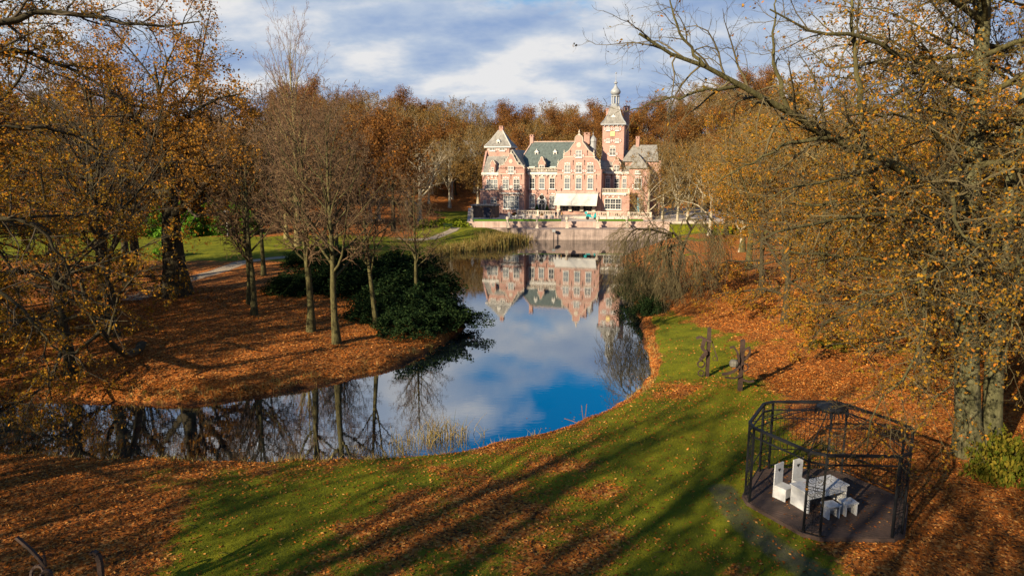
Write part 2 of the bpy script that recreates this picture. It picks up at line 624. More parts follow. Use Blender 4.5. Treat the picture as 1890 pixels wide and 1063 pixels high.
def fbm(x, y, s, seed=0, o=4):
    v, a, tot = 0, 1.0, 0
    for i in range(o):
        v = v + a * vnoise(x, y, s / 2 ** i, seed + i)
        tot += a
        a *= 0.55
    return v / tot


def sstep(a, b, x):
    t = np.clip((x - a) / (b - a), 0, 1)
    return t * t * (3 - 2 * t)


def ground_z(x, y, sd=None):
    x = np.asarray(x, float)
    y = np.asarray(y, float)
    if sd is None:
        sd = sdist(x, y)
    sdn = sd + (fbm(x, y, 2.2, 3) - 0.5) * 1.1 * np.exp(-np.abs(sd) / 2)
    out_ = np.maximum(sdn, 0)
    h = np.where(sdn > 0, 0.30 * (1 - np.exp(-out_ / 0.25)) + 0.95 * (1 - np.exp(-out_ / 3.5)), -1.3 * (1 - np.exp(np.minimum(sdn, 0) / 1.2)))
    land = sstep(0, 6, sdn)
    h = h + land * (fbm(x, y, 14, 5) - 0.5) * 0.5 + sstep(0, 1.0, sdn) * (fbm(x, y, 1.5, 8) - 0.5) * 0.10
    # the lawn and the wood behind it on the left
    h = h + land * 0.9 * sstep(55, 80, y) * sstep(-12, -24, x)
    h = h + land * 9.0 * sstep(-48, -120, x) * sstep(60, 130, y)
    h = h + land * 8.0 * sstep(34, 95, x) * sstep(20, 90, y)
    h = h + land * 1.2 * sstep(10, 22, x) * sstep(40, 70, y) * (1 - sstep(100, 118, y))
    h = h + 13.5 * sstep(172, 245, y) * (0.85 + 0.3 * fbm(x, y, 70, 9)) + 4.0 * sstep(110, 175, y) * sstep(-14, -40, x) + 4.0 * sstep(120, 180, y) * sstep(52, 70, x)
    # towards the terrace
    tz = sstep(0.5, 7, sd) * sstep(108, 120, y) * sstep(-24, -12, x) * (1 - sstep(31, 36, x)) * (1 - sstep(170, 180, y))
    h = h * (1 - tz) + (2.2 - 0.9 * sstep(120, 123, y)) * tz
    inw = (y > 117.5) & (y < 123) & (x > 2.2) & (x < 27.5)
    h = np.where(inw, -1.0, h)
    gz = (1 - sstep(3.2, 5.0, np.hypot(x - 10.9, y - 21.9)))
    h = h * (1 - gz) + 1.25 * gz
    return h


def leafiness(x, y, sd):
    """share of the ground that lies under fallen leaves"""
    n = fbm(x, y, 5, 21) + 0.35 * (fbm(x, y, 1.3, 27) - 0.5)
    base = 0.33 + 0 * x
    pen = sstep(33, 36, y) * (1 - sstep(74, 82, y)) * sstep(-1, -5, x)
    base = base + 0.75 * pen
    base = base - 0.45 * pen * (1 - sstep(1.0, 2.6, sd)) * (fbm(x, y, 3, 35) > 0.5)
    base = base + 0.45 * sstep(-9, -15, x) * (1 - sstep(28, 32, y)) * sstep(17, 24, y + 0.25 * x + 8)
    base = base + 0.5 * sstep(0, 3.5, x - 8.3 - 0.33 * np.clip(y - 23, 0, 14)) * (1 - sstep(38, 43, y))
    base = base + 0.40 * sstep(13, 16.5, x) * sstep(34, 42, y) * (1 - sstep(112, 120, y))
    base = base + 0.5 * sstep(52, 58, y) * sstep(9, 12, x) * (1 - sstep(70, 82, y))
    base = base + 0.65 * (1 - sstep(0.3, 1.0, sd)) * sstep(-2, 3, x)
    base = base + 0.12 * (1 - sstep(0.2, 0.9, sd))
    base = base - 0.45 * sstep(76, 82, y) * sstep(-20, -26, x) * (1 - sstep(100, 105, y))
    base = base - 0.3 * sstep(88, 95, y) * sstep(-22, -16, x) * (1 - sstep(5, 8, x))
    base = base + 0.8 * sstep(103, 112, y) * sstep(-12, -22, x) + 0.8 * sstep(118, 128, y) * sstep(34, 40, x) + 0.8 * sstep(168, 178, y)
    base = base + 0.10 * (1 - sstep(14, 24, y))
    return np.clip(sstep(0.15, 0.9, base + 0.05 + (n - 0.5) * 1.15), 0, 1)


def line_dist(x, y, pts):
    d = np.full(np.shape(x), 1e9)
    for (ax, ay), (bx, by) in zip(pts[:-1], pts[1:]):
        dx, dy = bx - ax, by - ay
        t = np.clip(((x - ax) * dx + (y - ay) * dy) / (dx * dx + dy * dy), 0, 1)
        d = np.minimum(d, np.hypot(x - ax - t * dx, y - ay - t * dy))
    return d


PATHS = [[tuple(at_z(x, y, 1.3)[:2]) for x, y in [(1640, 1120), (1500, 1050), (1400, 985), (1345, 930), (1335, 900)]],
         [tuple(at_z(x, y, 2.1)[:2]) for x, y in [(250, 535), (330, 512), (400, 498), (450, 483), (520, 474)]],
         [tuple(at_z(x, y, 1.4)[:2]) for x, y in [(740, 443), (800, 438), (835, 432), (850, 424), (840, 416)]]]
xs = np.unique(np.concatenate([np.arange(-34, 28.01, 0.26), np.arange(-130, -34, 2.0), np.arange(28, 130, 2.0), np.linspace(-900, -130, 22), np.linspace(130, 900, 22)]).round(3))
ys = np.unique(np.concatenate([np.arange(13, 52.01, 0.26), np.arange(52, 128, 0.7), np.arange(128, 330, 3.5), np.linspace(330, 1500, 22), np.linspace(-300, 0, 20), np.arange(0, 13, 1.0)]).round(3))
GX, GY = np.meshgrid(xs, ys)
SD = sdist(GX, GY)
GZ = ground_z(GX, GY, SD)
nx, ny = len(xs), len(ys)
V = np.stack([GX, GY, GZ], -1).reshape(-1, 3)
I = np.arange(nx * ny).reshape(ny, nx)
Q = np.stack([I[:-1, :-1], I[:-1, 1:], I[1:, 1:], I[1:, :-1]], -1).reshape(-1, 4)

mg, t, b = new_mat('lawn and fallen leaves')
b.inputs['Roughness'].default_value = 0.95
b.inputs['Specular IOR Level'].default_value = 0.15
co = NN(t, 'ShaderNodeTexCoord')
al = NN(t, 'ShaderNodeAttribute', attribute_name='leaf_cover')
ap = NN(t, 'ShaderNodeAttribute', attribute_name='path_wear')
aw = NN(t, 'ShaderNodeAttribute', attribute_name='mud')


def noise(tree, vec, scale, detail=5, rough=0.6):
    n = NN(tree, 'ShaderNodeTexNoise')
    n.inputs['Scale'].default_value = scale
    n.inputs['Detail'].default_value = detail
    n.inputs['Roughness'].default_value = rough
    tree.links.new(vec, n.inputs['Vector'])
    return n.outputs[0]


def mixc(tree, fac, a, b_):
    n = NN(tree, 'ShaderNodeMix', data_type='RGBA')
    for key, v in (('Factor', fac), ('A', a), ('B', b_)):
        if hasattr(v, 'is_linked'):
            tree.links.new(v, n.inputs[key])
        else:
            n.inputs[key].default_value = v if key == 'Factor' else (*v, 1)
    return n.outputs['Result']


gr = ramp(t, [(0.3, (0.05, 0.062, 0.004)), (0.5, (0.13, 0.14, 0.006)), (0.7, (0.24, 0.215, 0.010))])
t.links.new(noise(t, co.outputs['Object'], 0.45, 8, 0.72), gr.inputs[0])
vor = NN(t, 'ShaderNodeTexVoronoi')
vor.inputs['Scale'].default_value = 11.0
t.links.new(co.outputs['Object'], vor.inputs['Vector'])
vs_ = NN(t, 'ShaderNodeSeparateColor')
t.links.new(vor.outputs['Color'], vs_.inputs[0])
lr = ramp(t, [(0.0, (0.05, 0.022, 0.010)), (0.3, (0.22, 0.068, 0.013)), (0.55, (0.50, 0.16, 0.026)), (0.75, (0.33, 0.095, 0.017)), (1.0, (0.62, 0.30, 0.085))])
t.links.new(vs_.outputs[0], lr.inputs[0])
fine = noise(t, co.outputs['Object'], 3.5, 8, 0.8)
edge = M('ADD', al.outputs['Fac'], M('MULTIPLY', M('SUBTRACT', fine, 0.5, tree=t), 1.5, tree=t), tree=t)
er = ramp(t, [(0.42, 0.0), (0.62, 1.0)])
t.links.new(edge, er.inputs[0])
drift = ramp(t, [(0.32, 0.45), (0.5, 0.95), (0.7, 1.15)])
t.links.new(noise(t, co.outputs['Object'], 0.8, 7, 0.7), drift.inputs[0])
dm_ = NN(t, 'ShaderNodeMix', data_type='RGBA', blend_type='MULTIPLY')
dm_.inputs['Factor'].default_value = 1.0
t.links.new(lr.outputs[0], dm_.inputs['A'])
t.links.new(drift.outputs[0], dm_.inputs['B'])
c1 = mixc(t, er.outputs[0], gr.outputs[0], dm_.outputs['Result'])
pr = ramp(t, [(0.3, (0.055, 0.048, 0.044)), (0.7, (0.10, 0.088, 0.082))])
t.links.new(noise(t, co.outputs['Object'], 5.0, 6, 0.7), pr.inputs[0])
pe = ramp(t, [(0.35, 0.0), (0.6, 0.6), (0.9, 0.97)])
t.links.new(M('MULTIPLY_ADD', ap.outputs['Fac'], 0.58, M('MULTIPLY', M('SUBTRACT', fine, 0.5, tree=t), 0.7, tree=t), tree=t), pe.inputs[0])
pale_ = ramp(t, [(0.62, 0.0), (0.9, 1.0)])
t.links.new(M('MULTIPLY', ap.outputs['Fac'], 0.6, tree=t), pale_.inputs[0])
c2 = mixc(t, pe.outputs[0], c1, mixc(t, pale_.outputs[0], pr.outputs[0], (0.33, 0.27, 0.20)))
c3 = mixc(t, aw.outputs['Fac'], c2, (0.028, 0.016, 0.010))
t.links.new(c3, b.inputs['Base Color'])
bp = NN(t, 'ShaderNodeBump')
bp.inputs['Strength'].default_value = 0.9
bp.inputs['Distance'].default_value = 0.07
t.links.new(noise(t, co.outputs['Object'], 14.0, 6, 0.75), bp.inputs['Height'])
t.links.new(bp.outputs[0], b.inputs['Normal'])
MT['ground'] = mg
gm = np_mesh('ground', V, [(Q, 0)], [mg])
LEAF = leafiness(GX, GY, SD)
PW = np.zeros_like(GX)
for pts, w in zip(PATHS, (0.6, 1.0, 0.9)):
    PW = np.maximum(PW, (1.0 if pts is PATHS[0] else 1.7) - (1.0 if pts is PATHS[0] else 1.7) * sstep(w * 0.6, w * 1.5, line_dist(GX, GY, pts)))
MUD = 1 - sstep(-0.25, 0.22, SD + (fbm(GX, GY, 1.2, 4) - 0.5) * 0.3)
for nm, arr in (('leaf_cover', LEAF), ('path_wear', PW), ('mud', MUD)):
    at = gm.attributes.new(nm, 'FLOAT', 'POINT')
    at.data.foreach_set('value', arr.astype(np.float32).ravel())
tag(link('ground', gm), kind='structure', label='leaf strewn lawn and wooded park ground around the pond')

# water
mw, t, b = new_mat('pond water')
b.inputs['Base Color'].default_value = (0.006, 0.010, 0.012, 1)
b.inputs['Roughness'].default_value = 0.0
b.inputs['IOR'].default_value = 6.0
co = NN(t, 'ShaderNodeTexCoord')
mpn = NN(t, 'ShaderNodeMapping')
mpn.inputs['Scale'].default_value = (1.0, 2.2, 1.0)
t.links.new(co.outputs['Object'], mpn.inputs[0])
bp = NN(t, 'ShaderNodeBump')
bp.inputs['Strength'].default_value = 0.022
bp.inputs['Distance'].default_value = 0.05
t.links.new(noise(t, mpn.outputs[0], 1.6, 3, 0.5), bp.inputs['Height'])
t.links.new(bp.outputs[0], b.inputs['Normal'])
wv = [(-66, 26, 0), (30, 26, 0), (30, 121.5, 0), (-66, 121.5, 0)]
tag(link('water', np_mesh('water', np.array(wv), [(np.array([[0, 1, 2, 3]]), 0)], [mw], False)), kind='structure', label='still pond mirroring the mansion and sky')


def gz1(x, y):
    return float(ground_z(np.array([x]), np.array([y]))[0])
# ------------------------------------------------------------------ how trees grow
def unit(v):
    return v / np.maximum(np.linalg.norm(v, axis=-1, keepdims=True), 1e-9)


def grow(P, Rd, rs, dens, m, ang, asd, ratio, rr, trop=0.0, wig=0.15, t0=0.25, t1=0.98, shape=0.55, flat=0.0, lmax=99, rmin=0.006, cmax=60, Lref=None, lmin=0.0):
    """side branches of the branches P (B,n,3) with radii Rd (B,n)"""
    B, n, _ = P.shape
    L = np.linalg.norm(np.diff(P, axis=1), axis=2).sum(1)
    cnt = np.clip(np.round(dens * L * (t1 - t0) + rs.random(B) * 0.8 - 0.2), 1, cmax).astype(int)
    idx = np.repeat(np.arange(B), cnt)
    first = np.repeat(np.cumsum(cnt) - cnt, cnt)
    k = np.arange(len(idx)) - first
    t = t0 + (t1 - t0) * (k + rs.random(len(idx))) / cnt[idx]
    f = t * (n - 1)
    i = np.minimum(f.astype(int), n - 2)
    fr = (f - i)[:, None]
    pos = P[idx, i] * (1 - fr) + P[idx, i + 1] * fr
    tan = unit(P[idx, i + 1] - P[idx, i])
    r_at = Rd[idx, i] * (1 - fr[:, 0]) + Rd[idx, i + 1] * fr[:, 0]
    az = k * 2.39996 + rs.random(B)[idx] * 6.28 + rs.normal(0, 0.4, len(idx))
    ref = np.where(np.abs(tan[:, 2:3]) < 0.9, np.array([[0, 0, 1.0]]), np.array([[1.0, 0, 0]]))
    a = unit(np.cross(tan, ref))
    b = np.cross(a, tan)
    perp = np.cos(az)[:, None] * a + np.sin(az)[:, None] * b
    if flat:
        perp = perp * np.array([1, 1, 1 - flat])
        perp = unit(perp)
    an = np.radians(rs.normal(ang, asd, len(idx)))[:, None]
    d = unit(np.cos(an) * tan + np.sin(an) * perp)
    ln = np.clip((Lref if Lref else L[idx]) * ratio * (1 - shape * t) * rs.uniform(0.65, 1.3, len(idx)), lmin, lmax)
    r0 = np.clip(r_at * rr, rmin, None) * np.ones(len(idx))
    C = len(idx)
    out_ = np.zeros((C, m, 3))
    p = pos.copy()
    for j in range(m):
        out_[:, j] = p
        d = unit(d + rs.normal(0, wig, (C, 3)) + np.array([0, 0, trop]))
        p = p + d * (ln / (m - 1))[:, None]
    s = np.linspace(0, 1, m)[None]
    rad = np.maximum(r0[:, None] * (1 - 0.85 * s), rmin * 0.7)
    return out_, rad


def tubes(P, Rd, k):
    """round shells of the branches -> verts, quads"""
    B, n, _ = P.shape
    T = np.empty_like(P)
    T[:, 1:-1] = P[:, 2:] - P[:, :-2]
    T[:, 0] = P[:, 1] - P[:, 0]
    T[:, -1] = P[:, -1] - P[:, -2]
    T = unit(T)
    mean = unit(P[:, -1] - P[:, 0])
    ref = np.where(np.abs(mean[:, 2:3]) < 0.8, np.array([[0, 0, 1.0]]), np.array([[1.0, 0.2, 0]]))[:, None, :]
    a = unit(np.cross(T, np.broadcast_to(ref, T.shape)))
    b = np.cross(T, a)
    an = np.arange(k) * 2 * np.pi / k
    V = P[:, :, None, :] + Rd[:, :, None, None] * (np.cos(an)[None, None, :, None] * a[:, :, None, :] + np.sin(an)[None, None, :, None] * b[:, :, None, :])
    I = np.arange(B * n * k).reshape(B, n, k)
    J = np.roll(I, -1, axis=2)
    Q = np.stack([I[:, :-1], J[:, :-1], J[:, 1:], I[:, 1:]], -1).reshape(-1, 4)
    return V.reshape(-1, 3), Q


def leaves_on(P, rs, n, size, t0=0.15, spread=0.08, droop=0.3, sub=None):
    """n leaves scattered along the twigs P"""
    B, m, _ = P.shape
    idx = rs.integers(0, B, n) if sub is None else sub[rs.integers(0, len(sub), n)]
    t = (t0 + (1 - t0) * rs.random(n)) * (m - 1)
    i = np.minimum(t.astype(int), m - 2)
    fr = (t - i)[:, None]
    c = P[idx, i] * (1 - fr) + P[idx, i + 1] * fr + rs.normal(0, spread, (n, 3))
    c[:, 2] -= droop * size
    return leaf_quads(c, rs, size)


def leaf_quads(c, rs, size, upness=0.35):
    n = len(c)
    u = unit(rs.normal(0, 1, (n, 3)))
    w = unit(np.cross(u, rs.normal(0, 1, (n, 3)) + np.array([0, 0, upness])))
    s = (size * rs.uniform(0.45, 1.5, n))[:, None]
    V = np.stack([c - u * s * 0.6, c + w * s * 0.36, c + u * s * 0.6, c - w * s * 0.36], 1).reshape(-1, 3)
    return V, np.arange(4 * n).reshape(n, 4)


def resample(pts, n):
    P = smooth_poly(pts, 8, False)
    s = np.concatenate([[0], np.cumsum(np.linalg.norm(np.diff(P, axis=0), axis=1))])
    q = np.linspace(0, s[-1], n)
    return np.stack([np.interp(q, s, P[:, i]) for i in range(3)], 1)


class Geo:
    def __init__(self):
        self.v, self.f, self.n = [], [], 0

    def add(self, VQ, m):
        V, Q = VQ
        self.v.append(V)
        self.f.append((Q + self.n, m))
        self.n += len(V)

    def mesh(self, name, mats):
        return np_mesh(name, np.concatenate(self.v), self.f, mats)


def trunk_line(rs, h, r, lean=(0, 0), n=9, wig=0.02, taper=0.94):
    z = np.linspace(0, 1, n)
    x = lean[0] * z ** 1.3 + np.concatenate([[0], np.cumsum(rs.normal(0, wig * h / n, n - 1))])
    y = lean[1] * z ** 1.3 + np.concatenate([[0], np.cumsum(rs.normal(0, wig * h / n, n - 1))])
    P = np.stack([x, y, z * h - 0.25 * (z == 0)], 1)[None]
    rad = r * (1 - taper * z)
    rad[0] = r * 1.45
    return P, np.maximum(rad, 0.02)[None]


def tree_geo(seed, h, r, S):
    """returns trunk geometry and crown geometry"""
    rs = np.random.default_rng(seed)
    tg, cg = Geo(), Geo()
    P0, R0 = trunk_line(rs, h * S.get('trunk', 0.8), r, S.get('lean', (0, 0)), wig=S.get('twig', 0.03))
    # flare at the foot
    tg.add(tubes(P0, R0, 10), 0)
    P1, R1 = grow(P0, R0, rs, S['d1'], 8, S['a1'], 9, S['l1'], 0.55, S['up1'], S['w1'], S['t0'], 0.99, S.get('s1', 0.6), lmax=S.get('lmax', 99))
    tg.add(tubes(P1, R1, 6), 0)
    P2, R2 = grow(P1, R1, rs, S['d2'], 6, S['a2'], 12, S['l2'], 0.6, S['up2'], S['w2'], 0.15, 0.98, 0.5, S.get('flat', 0), lmin=0.8)
    cg.add(tubes(P2, R2, 4), 0)
    P3, R3 = grow(P2, R2, rs, S['d3'], 4, S['a3'], 14, S['l3'], 0.6, S['up3'], S['w3'], 0.12, 1.0, 0.4, S.get('flat', 0), lmin=0.4, rmin=S.get('rm', 0.008))
    cg.add(tubes(P3, R3, 3), 0)
    last = P3
    if S.get('d4'):
        P4, R4 = grow(P3, R3, rs, S['d4'], S.get('m4', 2), S['a4'], 15, S['l4'], 0.7, S['up4'], 0.2, 0.1, 1.0, 0.3, 0, lmin=0.25, rmin=S.get('rm', 0.008))
        cg.add(tubes(P4, R4, 3), 0)
        last = P4
    if S.get('leaves'):
        sub = None
        c = last[:, 0]
        if S.get('clump'):
            keep = vnoise(c[:, 0] + c[:, 2] * 0.6, c[:, 1] - c[:, 2] * 0.8, 2.2, seed) > S['clump']
            sub = np.nonzero(keep)[0]
            if len(sub) < 10:
                sub = None
        cg.add(leaves_on(last, rs, S['leaves'], S['lsize'], spread=S.get('lspread', 0.1), sub=sub), 1)
    return tg, cg


SLIM = dict(trunk=0.88, d1=2.3, a1=46, l1=0.50, up1=0.07, w1=0.10, t0=0.30, s1=0.5, d2=2.1, a2=44, l2=0.42, up2=0.03, w2=0.12, d3=3.0, a3=42, l3=0.42, up3=0.03, w3=0.12,
            d4=5.0, a4=40, l4=0.55, up4=0.05, rm=0.018)
SPEC = {
    'slim': dict(SLIM),
    'broad': dict(trunk=0.7, d1=1.5, a1=55, l1=0.62, up1=0.07, w1=0.13, t0=0.28, s1=0.5, d2=1.3, a2=45, l2=0.45, up2=0.05, w2=0.15, d3=2.2, a3=42, l3=0.42, up3=0.03, w3=0.15,
                  d4=3.0, a4=40, l4=0.5, up4=0.03, rm=0.014),
    'tall': dict(trunk=0.85, d1=1.8, a1=24, l1=0.50, up1=0.07, w1=0.05, t0=0.18, s1=0.55, d2=1.3, a2=26, l2=0.42, up2=0.08, w2=0.06, d3=2.2, a3=28, l3=0.42, up3=0.07, w3=0.07,
                 d4=2.6, a4=28, l4=0.55, up4=0.08, rm=0.012),
}


def spec(base, **kw):
    d = dict(SPEC[base])
    d.update(kw)
    return d


def proto_single(name, seed, h, r, S, bark, twig, leaf):
    """a far tree as one mesh: 0 bark, 1 twigs, 2 leaves"""
    tg, cg = tree_geo(seed, h, r, S)
    g = Geo()
    for V, (Q, m) in zip(tg.v, tg.f):
        pass
    vs = tg.v + cg.v
    off = tg.n
    fs = [(f, 0) for f, m in tg.f] + [(f + off, m + 1) for f, m in cg.f]
    return np_mesh(name, np.concatenate(vs), fs, [MT[bark], MT[twig], MT[leaf]])


def proto_parts(name, seed, h, r, S, bark, twig, leaf):
    tg, cg = tree_geo(seed, h, r, S)
    return tg.mesh('trunk', [MT[bark]]), cg.mesh('crown', [MT[twig], MT[leaf]])


def plant(meshes, name, x, y, label, cat='tree', group=None, s=1.0, rz=0.0, z=None, sz=None):
    zz = (gz1(x, y) if z is None else z) - 0.12
    if isinstance(meshes, tuple):
        o = empty(name, (x, y, zz), rz)
        link('trunk', meshes[0], o)
        link('crown', meshes[1], o)
    else:
        o = link(name, meshes, None, (x, y, zz), rz)
    o.scale = (s, s, sz or s)
    tag(o, label, cat, group)
    return o


# ------------------------------------------------------------------ the woods
FAR = {
    'copper_a': proto_single('copper beech', 101, 20, 0.42, spec('broad', trunk=0.6, l1=0.75, a1=50, up1=0.09, s1=0.4, d4=2.2, leaves=13000, lsize=0.26, lspread=0.5), 'bark_dark', 'twig_red', 'leaf_copper'),
    'copper_b': proto_single('copper beech', 102, 22, 0.40, spec('broad', trunk=0.62, a1=44, l1=0.72, s1=0.4, up1=0.1, d4=2.4, leaves=9000, lsize=0.26, lspread=0.5, clump=0.2), 'bark_dark', 'twig_red', 'leaf_copper'),
    'brown_a': proto_single('brown oak', 103, 19, 0.42, spec('broad', trunk=0.58, l1=0.8, s1=0.4, w1=0.2, d4=2.2, leaves=9500, lsize=0.25, lspread=0.45, clump=0.2), 'bark_dark', 'twig_tan', 'leaf_brown'),
    'tan_a': proto_single('bare tan tree', 104, 21, 0.38, spec('broad', trunk=0.6, l1=0.75, s1=0.4, a1=42, up1=0.1, d4=4.0, d3=2.6, leaves=1800, lsize=0.24, clump=0.5), 'bark_pale', 'twig_tan', 'leaf_brown'),
    'tan_b': proto_single('bare tan tree', 105, 19, 0.40, spec('broad', trunk=0.58, l1=0.8, s1=0.4, w1=0.2, w2=0.2, d4=4.2, d3=2.6, leaves=900, lsize=0.24, clump=0.5), 'bark_pale', 'twig_tan', 'leaf_gold'),
    'gold_a': proto_single('golden leaved tree', 106, 18, 0.36, spec('broad', t0=0.15, d4=2.4, leaves=9500, lsize=0.25, lspread=0.2, clump=0.25), 'bark_dark', 'twig_tan', 'leaf_gold'),
    'conifer': proto_single('dark conifer', 107, 17, 0.30, dict(trunk=1.0, d1=5.0, a1=82, l1=0.26, up1=-0.03, w1=0.04, t0=0.08, s1=0.92, d2=3.0, a2=50, l2=0.4, up2=-0.04, w2=0.06, flat=0.6,
                                                               d3=3.0, a3=45, l3=0.4, up3=-0.03, w3=0.05, leaves=16000, lsize=0.30, lspread=0.10, rm=0.012), 'bark_dark', 'twig_dark', 'leaf_conifer'),
}
LBL = {
    'copper_a': ('copper_beech', 'broad beech holding copper brown leaves in the wood on the slope', 'copper beeches of the wood'),
    'copper_b': ('copper_beech', 'taller beech with thinning copper leaves in the wood on the slope', 'copper beeches of the wood'),
    'brown_a': ('oak_tree', 'twisting oak with clumps of dull brown leaves in the wood', 'brown oaks of the wood'),
    'tan_a': ('bare_tree', 'nearly bare tree with pale trunk and tan upright twigs in the wood', 'bare tan trees of the wood'),
    'tan_b': ('bare_tree', 'nearly bare crooked tree with pale limbs and tan twigs in the wood', 'bare tan trees of the wood'),
    'gold_a': ('golden_tree', 'low branched tree with golden yellow leaves in the wood', 'golden trees of the wood'),
    'conifer': ('conifer', 'dark green conifer standing among the leafless trees', 'dark conifers at the wood edge'),
}
wr = random.Random(5)
placed = []
FARLIST = []


def far_tree(kind, x, y, s, sz=None):
    placed.append((x, y))
    nm, lb, gp = LBL[kind]
    o = plant(FAR[kind], nm, x, y, lb, 'tree', gp, s, wr.uniform(0, 6.28), sz=sz)
    FARLIST.append((kind, o, x, y))
    return o


def scatter(n, xr, yr, kinds, dmin, ok=lambda x, y: True, s=(0.85, 1.15)):
    tries = 0
    while n > 0 and tries < 4000:
        tries += 1
        x, y = wr.uniform(*xr), wr.uniform(*yr)
        if not ok(x, y) or any((x - a) ** 2 + (y - b_) ** 2 < dmin * dmin for a, b_ in placed[-220:]):
            continue
        far_tree(wr.choice(kinds), x, y, wr.uniform(*s))
        n -= 1


# behind the mansion, row upon row up the slope
for row, (y0, dx) in enumerate([(177, 7), (187, 6.8), (198, 7), (210, 7), (223, 7.2), (237, 7.4), (251, 7.8), (265, 8.5)]):
    x = -58 - row * 4 + wr.uniform(0, 5)
    while x < 72 + row * 4:
        yy = y0 + wr.uniform(-4, 4)
        k = wr.choice(['copper_a', 'copper_b', 'copper_b', 'brown_a', 'tan_a', 'brown_a', 'tan_b', 'tan_a'] if row > 0 else ['copper_a', 'tan_a', 'brown_a', 'tan_b', 'gold_a', 'brown_a'])
        far_tree(k, x, yy, wr.uniform(0.88, 1.15))
        x += dx * wr.uniform(0.75, 1.3)
# the wood on the left beyond the lawn
scatter(46, (-95, -20), (108, 172), ['copper_a', 'copper_b', 'tan_a', 'brown_a', 'tan_b', 'brown_a'], 6.5, lambda x, y: pix_of(x, y, 3) < 845 - 0.25 * (y - 108) and not (pix_of(x, y, 3) > 300 and y < 106))
scatter(20, (-90, -46), (58, 108), ['gold_a', 'brown_a', 'copper_b', 'gold_a'], 6.5, lambda x, y: not (-120 < x * 0.72 - y * 0.69 < -78) and pix_of(x, y, 2) < 240 and sdist(np.array([x]), np.array([y]))[0] > 3, (0.85, 1.1))
# the wood on the right
scatter(34, (36, 105), (62, 172), ['tan_a', 'tan_b', 'tan_b', 'brown_a', 'gold_a', 'tan_a'], 6.5, lambda x, y: pix_of(x, y, 3) > 1285 or (y > 150 and x > 36), (0.85, 1.1))
scatter(13, (27, 60), (34, 66), ['gold_a', 'brown_a', 'gold_a', 'tan_b'], 6.0, lambda x, y: pix_of(x, y, 2) > 1480, (0.8, 1.05))
for px, yy, k, s in [(1222, 131, 'tan_b', 0.8), (1196, 130, 'tan_a', 0.85), (1180, 131.5, 'tan_b', 0.55), (1250, 127, 'tan_a', 0.8), (1268, 128, 'tan_b', 0.95), (1310, 112, 'tan_b', 0.9), (1345, 122, 'tan_a', 0.9), (1240, 158, 'tan_a', 0.85), (1300, 150, 'brown_a', 0.9),
                     (1400, 98, 'gold_a', 0.8), (1370, 84, 'tan_b', 0.72), (1452, 74, 'gold_a', 0.8), (1500, 90, 'tan_a', 0.9), (1560, 66, 'gold_a', 0.75), (1420, 118, 'tan_a', 0.95)]:
    far_tree(k, (px - 945) / 1260 * yy, yy, s)

# each tree of the wood told apart by where it shows
FORD = ['first', 'second', 'third', 'fourth', 'fifth', 'sixth', 'seventh', 'eighth', 'ninth', 'tenth', 'eleventh', 'twelfth', 'thirteenth', 'fourteenth', 'fifteenth', 'sixteenth']
FLOOK = {'copper_a': 'broad copper leaved beech', 'copper_b': 'thin copper leaved beech', 'brown_a': 'dull brown leaved oak', 'tan_a': 'bare tan twigged tree', 'tan_b': 'bare crooked tree', 'gold_a': 'golden leaved tree', 'conifer': 'dark green conifer'}
fz = {}
for kind, o, x, y in FARLIST:
    px = pix_of(x, y, 12)
    zone = ('at the far left' if px < 300 else 'above the left lawn' if px < 560 else 'left of the pale trees' if px < 760 else 'left of the mansion' if px < 890 else 'above the left pavilion' if px < 960 else
            'above the green roof' if px < 1040 else 'above the big gable' if px < 1110 else 'beside the clock tower' if px < 1165 else 'above the right wing' if px < 1230 else 'right of the mansion' if px < 1400 else 'behind the old beech limbs' if px < 1650 else 'at the far right')
    rowt = 'near' if y < 110 else 'in the front ranks' if y < 172 else 'at the slope foot' if y < 205 else 'halfway upslope' if y < 235 else 'on the ridge'
    fz.setdefault((kind, rowt, zone), []).append((px, o))
for (kind, rowt, zone), lst in fz.items():
    lst.sort(key=lambda q: q[0])
    for i, (px, o) in enumerate(lst):
        o['label'] = FLOOK[kind] + ' ' + rowt + ' ' + zone + ('' if len(lst) == 1 else ', ' + FORD[min(i, 15)] + ' from left')

# ------------------------------------------------------------------ trees one can tell apart
SL = [proto_parts('slim', 201, 17.5, 0.27, spec('slim'), 'bark_moss', 'twig_mid', 'leaf_brown'),
      proto_parts('slim', 202, 16.5, 0.22, spec('slim', a1=42, d2=1.5, leaves=160, lsize=0.12), 'bark_moss', 'twig_mid', 'leaf_gold')]
BARE = [proto_parts('bare', 203, 21, 0.42, spec('broad', a1=46, d4=2.6), 'bark_dark', 'twig_dark', 'leaf_brown')]
BTAN = proto_parts('bare', 213, 21, 0.38, spec('broad', trunk=0.6, l1=0.75, s1=0.4, a1=46, d3=2.8, d4=4.2, rm=0.014, w2=0.2, w3=0.2, leaves=9000, lsize=0.15, clump=0.35), 'bark_moss', 'twig_tan', 'leaf_gold')
TALL = proto_parts('tall', 204, 25, 0.34, spec('tall'), 'bark_yellow', 'twig_red', 'leaf_brown')
PALE = proto_parts('pale', 205, 23, 0.50, spec('broad', t0=0.2, a1=40, up1=0.08, w1=0.16, d4=2.8, rm=0.018), 'bark_pale', 'twig_pale', 'leaf_brown')
OAK = proto_parts('oak', 206, 27, 0.95, spec('broad', trunk=0.62, t0=0.32, w1=0.22, w2=0.2, a1=58, up1=0.06, l1=0.75, d1=1.5, d4=3.8, leaves=34000, lsize=0.135, lspread=0.2, clump=0.3, rm=0.012), 'bark_dark', 'twig_dark', 'leaf_orange')
